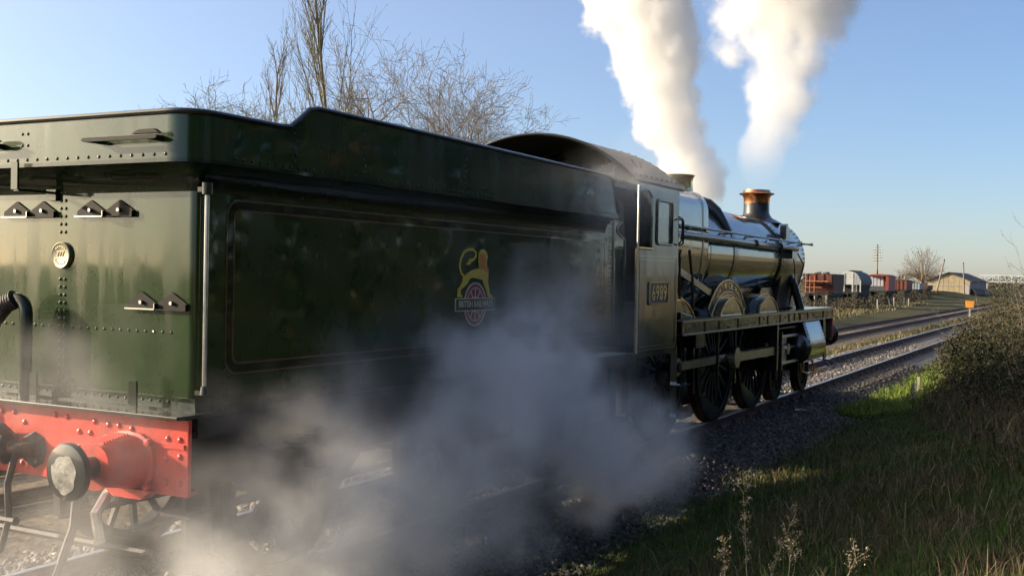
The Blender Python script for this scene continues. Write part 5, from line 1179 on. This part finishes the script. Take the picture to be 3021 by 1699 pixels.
# lattice footbridge far off
t = thing('footbridge', 'white lattice footbridge crossing the far end of the line', 'footbridge', (294, 8, 0)); wm = mat('bridge_paint', (.42, .45, .44), .7)
b = MB(); b.box(293, 294.6, -25, 21.5, 2.35, 2.6); b.build('deck', dk, t, smooth=False)
b = MB(); b.box(292.9, 292.98, -25, 21.5, 3.92, 4.2); b.build('top_chord', wm, t, smooth=False); b = MB(); b.box(292.9, 292.98, -25, 21.5, 2.36, 2.62); b.build('bottom_chord', wm, t, smooth=False)
q = None
for k in range(32):
    y = 21.4 - k * 1.45
    for j, (nm, a, c) in enumerate((('truss_post', (292.86, y, 2.62), (292.86, y, 3.92)), ('diagonal', (292.84, y, 2.62), (292.84, y - 1.45, 3.92)))):
        if y - 1.45 < -25: continue
        if k == 0: globals()['br%d' % j] = MB().bar(a, c, .12 if j == 0 else .07, .10).build(nm, wm, t, smooth=False)
        else:
            o = globals()['br%d' % j].copy(); COL.objects.link(o); o.location = (0, -k * 1.45, 0)
b = MB(); b.box(293.2, 294.4, 19.6, 21.0, -.3, 2.34); b.build('pier', 'concrete', t, smooth=False)
# orange sign between the tracks
sx_, sy_ = 75, 1.85; t = thing('track_sign', 'small orange sign on a pale post between the tracks', 'sign', (sx_, sy_, -.4))
b = MB(); b.box(sx_ - .04, sx_ + .04, sy_ - .05, sy_ + .05, -.45, .72); b.build('post', 'concrete', t, smooth=False)
b = MB(); b.prism([(sy_ - .24, .52), (sy_ + .24, .52), (sy_ + .29, .98), (sy_ - .29, .98)], 'x', sx_ - .08, sx_ - .045); b.build('sign_board', mat('orange_sign', (.85, .33, .03), .5), t, smooth=False)
# far scrub and trees along the horizon
n = 14000; y = RNG.uniform(-120, 160, n); x = 330 + RNG.uniform(0, 12, n); hz = 2.2 + 1.4 * np.abs(np.sin(y * .11)) + .9 * np.abs(np.sin(y * .37 + 1))
leaf_cloud('treeline', np.stack([x, y, RNG.random(n) ** .8 * hz], -1), RNG.uniform(.4, .9, n), pal(n, [(.10, .085, .065), (.07, .07, .05), (.13, .11, .085)], (3, 2, 2)), kind='stuff', aspect=.7)
n = 9000; x = RNG.uniform(70, 190, n); y = sy(x) + 4 + RNG.uniform(0, 6, n)
leaf_cloud('scrub_thicket', np.stack([x, y, RNG.random(n) * (1.6 + .8 * np.sin(x * .3))], -1), RNG.uniform(.1, .3, n), pal(n, [(.12, .085, .06), (.08, .06, .045), (.14, .11, .08)], (3, 2, 2)), kind='stuff', aspect=.4)
n = 9000; x = RNG.uniform(70, 190, n); y = sy(x) - 2.4 - RNG.uniform(0, 1.6, n)
leaf_cloud('scrub_thicket', np.stack([x, y, -.3 + RNG.random(n) ** 1.2 * 1.1], -1), RNG.uniform(.06, .2, n), pal(n, [(.035, .028, .02), (.03, .03, .016), (.06, .05, .03)], (3, 2, 2)), kind='stuff', aspect=.5)

# ------------------------------------------------------------------ steam
def vol_nodes(name, step, aniso=.2, colr=(.985, .985, .985)):
    m = bpy.data.materials.new(name); m.use_nodes = True; t = m.node_tree; t.nodes.clear()
    o = t.nodes.new('ShaderNodeOutputMaterial'); pv = t.nodes.new('ShaderNodeVolumePrincipled'); pv.inputs['Color'].default_value = (*colr, 1); pv.inputs['Anisotropy'].default_value = aniso
    L(t, pv.outputs[0], o.inputs['Volume']); m.cycles.volume_step_rate = step
    return m, t, pv
class N:
    def __init__(s, t): s.t = t
    def m(s, op, a, b=None, c=None, clamp=False):
        n = s.t.nodes.new('ShaderNodeMath'); n.operation = op; n.use_clamp = clamp
        for i, q in enumerate((a, b, c)):
            if q is None: continue
            if isinstance(q, (int, float)): n.inputs[i].default_value = q
            else: L(s.t, q, n.inputs[i])
        return n.outputs[0]
    def v(s, op, a, b=None, sc=None):
        n = s.t.nodes.new('ShaderNodeVectorMath'); n.operation = op
        for i, q in enumerate((a, b)):
            if q is None: continue
            if isinstance(q, (tuple, list, Vector)): n.inputs[i].default_value = tuple(q)
            else: L(s.t, q, n.inputs[i])
        if sc is not None: n.inputs['Scale'].default_value = sc
        return n.outputs['Value'] if op in ('LENGTH', 'DOT_PRODUCT') else n.outputs[0]
    def noise(s, vec, scale, detail=3, rough=.55):
        n = s.t.nodes.new('ShaderNodeTexNoise'); n.inputs['Scale'].default_value = scale; n.inputs['Detail'].default_value = detail; n.inputs['Roughness'].default_value = rough; L(s.t, vec, n.inputs['Vector']); return n
    def ss(s, x, a, b):
        n = s.t.nodes.new('ShaderNodeMapRange'); n.interpolation_type = 'SMOOTHSTEP'; n.inputs['From Min'].default_value = a; n.inputs['From Max'].default_value = b; L(s.t, x, n.inputs['Value']); return n.outputs[0]
RX = Vector((rt.x, rt.y, 0)).normalized()
def plume(label, base, H, r0, k, a, b2, dens, fade0, fade1, seed, amp, nscale, edge=.35):
    """a rising column: radius r0 + k z, axis drifting sideways by a z + b2 z^2"""
    m, t, pv = vol_nodes('steam_volume', .2, -.05); q = N(t)
    tc = t.nodes.new('ShaderNodeTexCoord'); P = tc.outputs['Object']; sp = t.nodes.new('ShaderNodeSeparateXYZ'); L(t, P, sp.inputs[0]); z = sp.outputs[2]
    drift = q.m('ADD', q.m('MULTIPLY', z, a), q.m('MULTIPLY', q.m('MULTIPLY', z, z), b2))
    rad = q.m('ADD', q.m('MULTIPLY', q.m('MAXIMUM', z, 0), k), r0)
    dx = q.m('SUBTRACT', sp.outputs[0], q.m('MULTIPLY', drift, RX.x)); dy = q.m('SUBTRACT', sp.outputs[1], q.m('MULTIPLY', drift, RX.y))
    d = q.m('DIVIDE', q.m('SQRT', q.m('ADD', q.m('MULTIPLY', dx, dx), q.m('MULTIPLY', dy, dy))), rad)
    off = q.v('ADD', P, (seed * 7.3, seed * 3.1, seed))
    n1 = q.noise(off, nscale, 5, .6); n2 = q.noise(off, nscale * .32, 2)
    nz = q.m('ADD', q.m('MULTIPLY', q.m('SUBTRACT', n1.outputs[0], .5), amp), q.m('MULTIPLY', q.m('SUBTRACT', n2.outputs[0], .5), amp * 1.5))
    val = q.m('ADD', q.m('SUBTRACT', 1.0, d), nz)
    den = q.m('MULTIPLY', q.ss(val, .0, edge), dens)
    den = q.m('MULTIPLY', den, q.m('MULTIPLY_ADD', q.ss(z, fade0, fade1), .97, .03))
    L(t, den, pv.inputs['Density'])
    mb = MB(); V = []; n = 20; rows = 14
    for i in range(rows + 1):
        zz = H * i / rows; c = RX * (a * zz + b2 * zz * zz); rr = (r0 + k * zz) * (1 + min(amp * .5, .95)) + .05
        for j in range(n): V.append((base[0] + c.x + rr * math.cos(2*PI*j/n), base[1] + c.y + rr * math.sin(2*PI*j/n), base[2] + zz))
    F = [(i*n + j, i*n + (j+1) % n, (i+1)*n + (j+1) % n, (i+1)*n + j) for i in range(rows) for j in range(n)] + [tuple(range(n)), tuple(rows*n + j for j in range(n))]
    mb.v = [(x - base[0], y - base[1], z_ - base[2]) for x, y, z_ in V]; mb.f = F; mb.mi = [0] * len(F)
    o = mb.build('steam_plume', m, kind='stuff'); o.location = base; tag(o, label, 'steam'); return o
plume('dense white steam blowing up from the safety valves', (13.6, 0, 3.40), 6.0, .46, .15, -.46, .04, 3.2, .02, .35, 1, 1.5, 1.9, .25)
plume('thinner white steam rising clear of the chimney top', (16.55, 0, 3.96), 6.6, .23, .31, .15, .0, 2.2, .0, 2.5, 4, 1.5, 1.6, .4)
def cloud(label, lo, hi, blobs, scale, dens, lo_t, hi_t, seed, step=.3, warp=.35, colr=(.985, .985, .985)):
    m, t, pv = vol_nodes('steam_volume', step, .1, colr); q = N(t); ctr = (Vector(lo) + Vector(hi)) / 2
    tc = t.nodes.new('ShaderNodeTexCoord'); P = tc.outputs['Object']; off = q.v('ADD', P, (seed * 5.1, seed * 2.7, seed))
    wn = q.noise(off, scale * .6, 2); w = q.v('SUBTRACT', wn.outputs['Color'], (.5, .5, .5)); Pw = q.v('ADD', P, q.v('SCALE', w, sc=warp * 2))
    tot = None
    for c, rad, dn in blobs:
        c = Vector(c) - ctr; e = q.v('LENGTH', q.v('DIVIDE', q.v('SUBTRACT', Pw, c), rad)); f = q.m('MULTIPLY', q.ss(q.m('SUBTRACT', 1.0, e), 0, .9), dn); tot = f if tot is None else q.m('ADD', tot, f)
    n1 = q.noise(off, scale, 4, .6); nz = q.m('MULTIPLY_ADD', q.ss(n1.outputs[0], lo_t, hi_t), .86, .14)
    L(t, q.m('MULTIPLY', q.m('MULTIPLY', tot, nz), dens), pv.inputs['Density'])
    mb = MB(); V0 = Vector(lo) - ctr; V1 = Vector(hi) - ctr; mb.box(V0.x, V1.x, V0.y, V1.y, V0.z, V1.z)
    o = mb.build('steam_cloud', m, kind='stuff', smooth=False); o.location = ctr; tag(o, label, 'steam'); return o
cloud('grey cloud of leaking steam rolling over the tender wheels', (-.3, -3.3, -.32), (7.8, -1.24, 2.5),
    [((3.1, -1.75, 1.25), (1.45, .8, .95), 1.5), ((4.0, -1.75, .9), (1.2, .8, .9), .7), ((4.9, -1.8, .45), (1.5, .9, .75), 1.1), ((2.2, -1.8, .65), (1.3, .9, .9), .55), ((1.0, -1.9, .4), (1.2, .9, .9), .28), ((6.5, -1.7, .2), (1.0, .7, .5), .9), ((3.9, -1.6, 1.85), (1.2, .5, .9), .22), ((5.3, -1.6, 1.6), (1.3, .5, 1.0), .16)],
    2.6, 3.6, .39, .60, 3, warp=.6)
cloud('thin sunlit steam drifting around the red buffer beam', (-2.4, -3.2, -.32), (2.4, 1.6, 2.0),
    [((-.6, -1.5, .5), (1.1, 1.3, .9), .8), ((-1.0, -.2, .3), (1.0, 1.5, .8), .6), ((-.3, -2.0, .2), (.9, 1.0, .7), 1.0), ((-.5, -.7, 1.25), (.7, 1.1, .7), .6), ((.9, -1.7, 1.3), (1.2, .5, .6), .8), ((.7, -2.0, .85), (1.0, .8, .8), 1.9), ((.1, -1.9, .5), (1.0, .9, .9), 1.2), ((1.4, -2.0, .7), (.9, .7, .8), 1.8)],
    2.3, .72, .38, .64, 5, warp=.65)
cloud('wisps of steam drifting past the tender front and cab roof', (2.6, -2.3, 1.6), (7.6, -1.40, 4.1),
    [((5.2, -1.8, 2.9), (1.6, .5, .9), .8), ((4.2, -1.8, 2.2), (1.4, .5, .9), .6), ((6.5, -1.8, 3.4), (1.0, .5, .6), .8)],
    1.6, .75, .46, .72, 8, warp=.5)
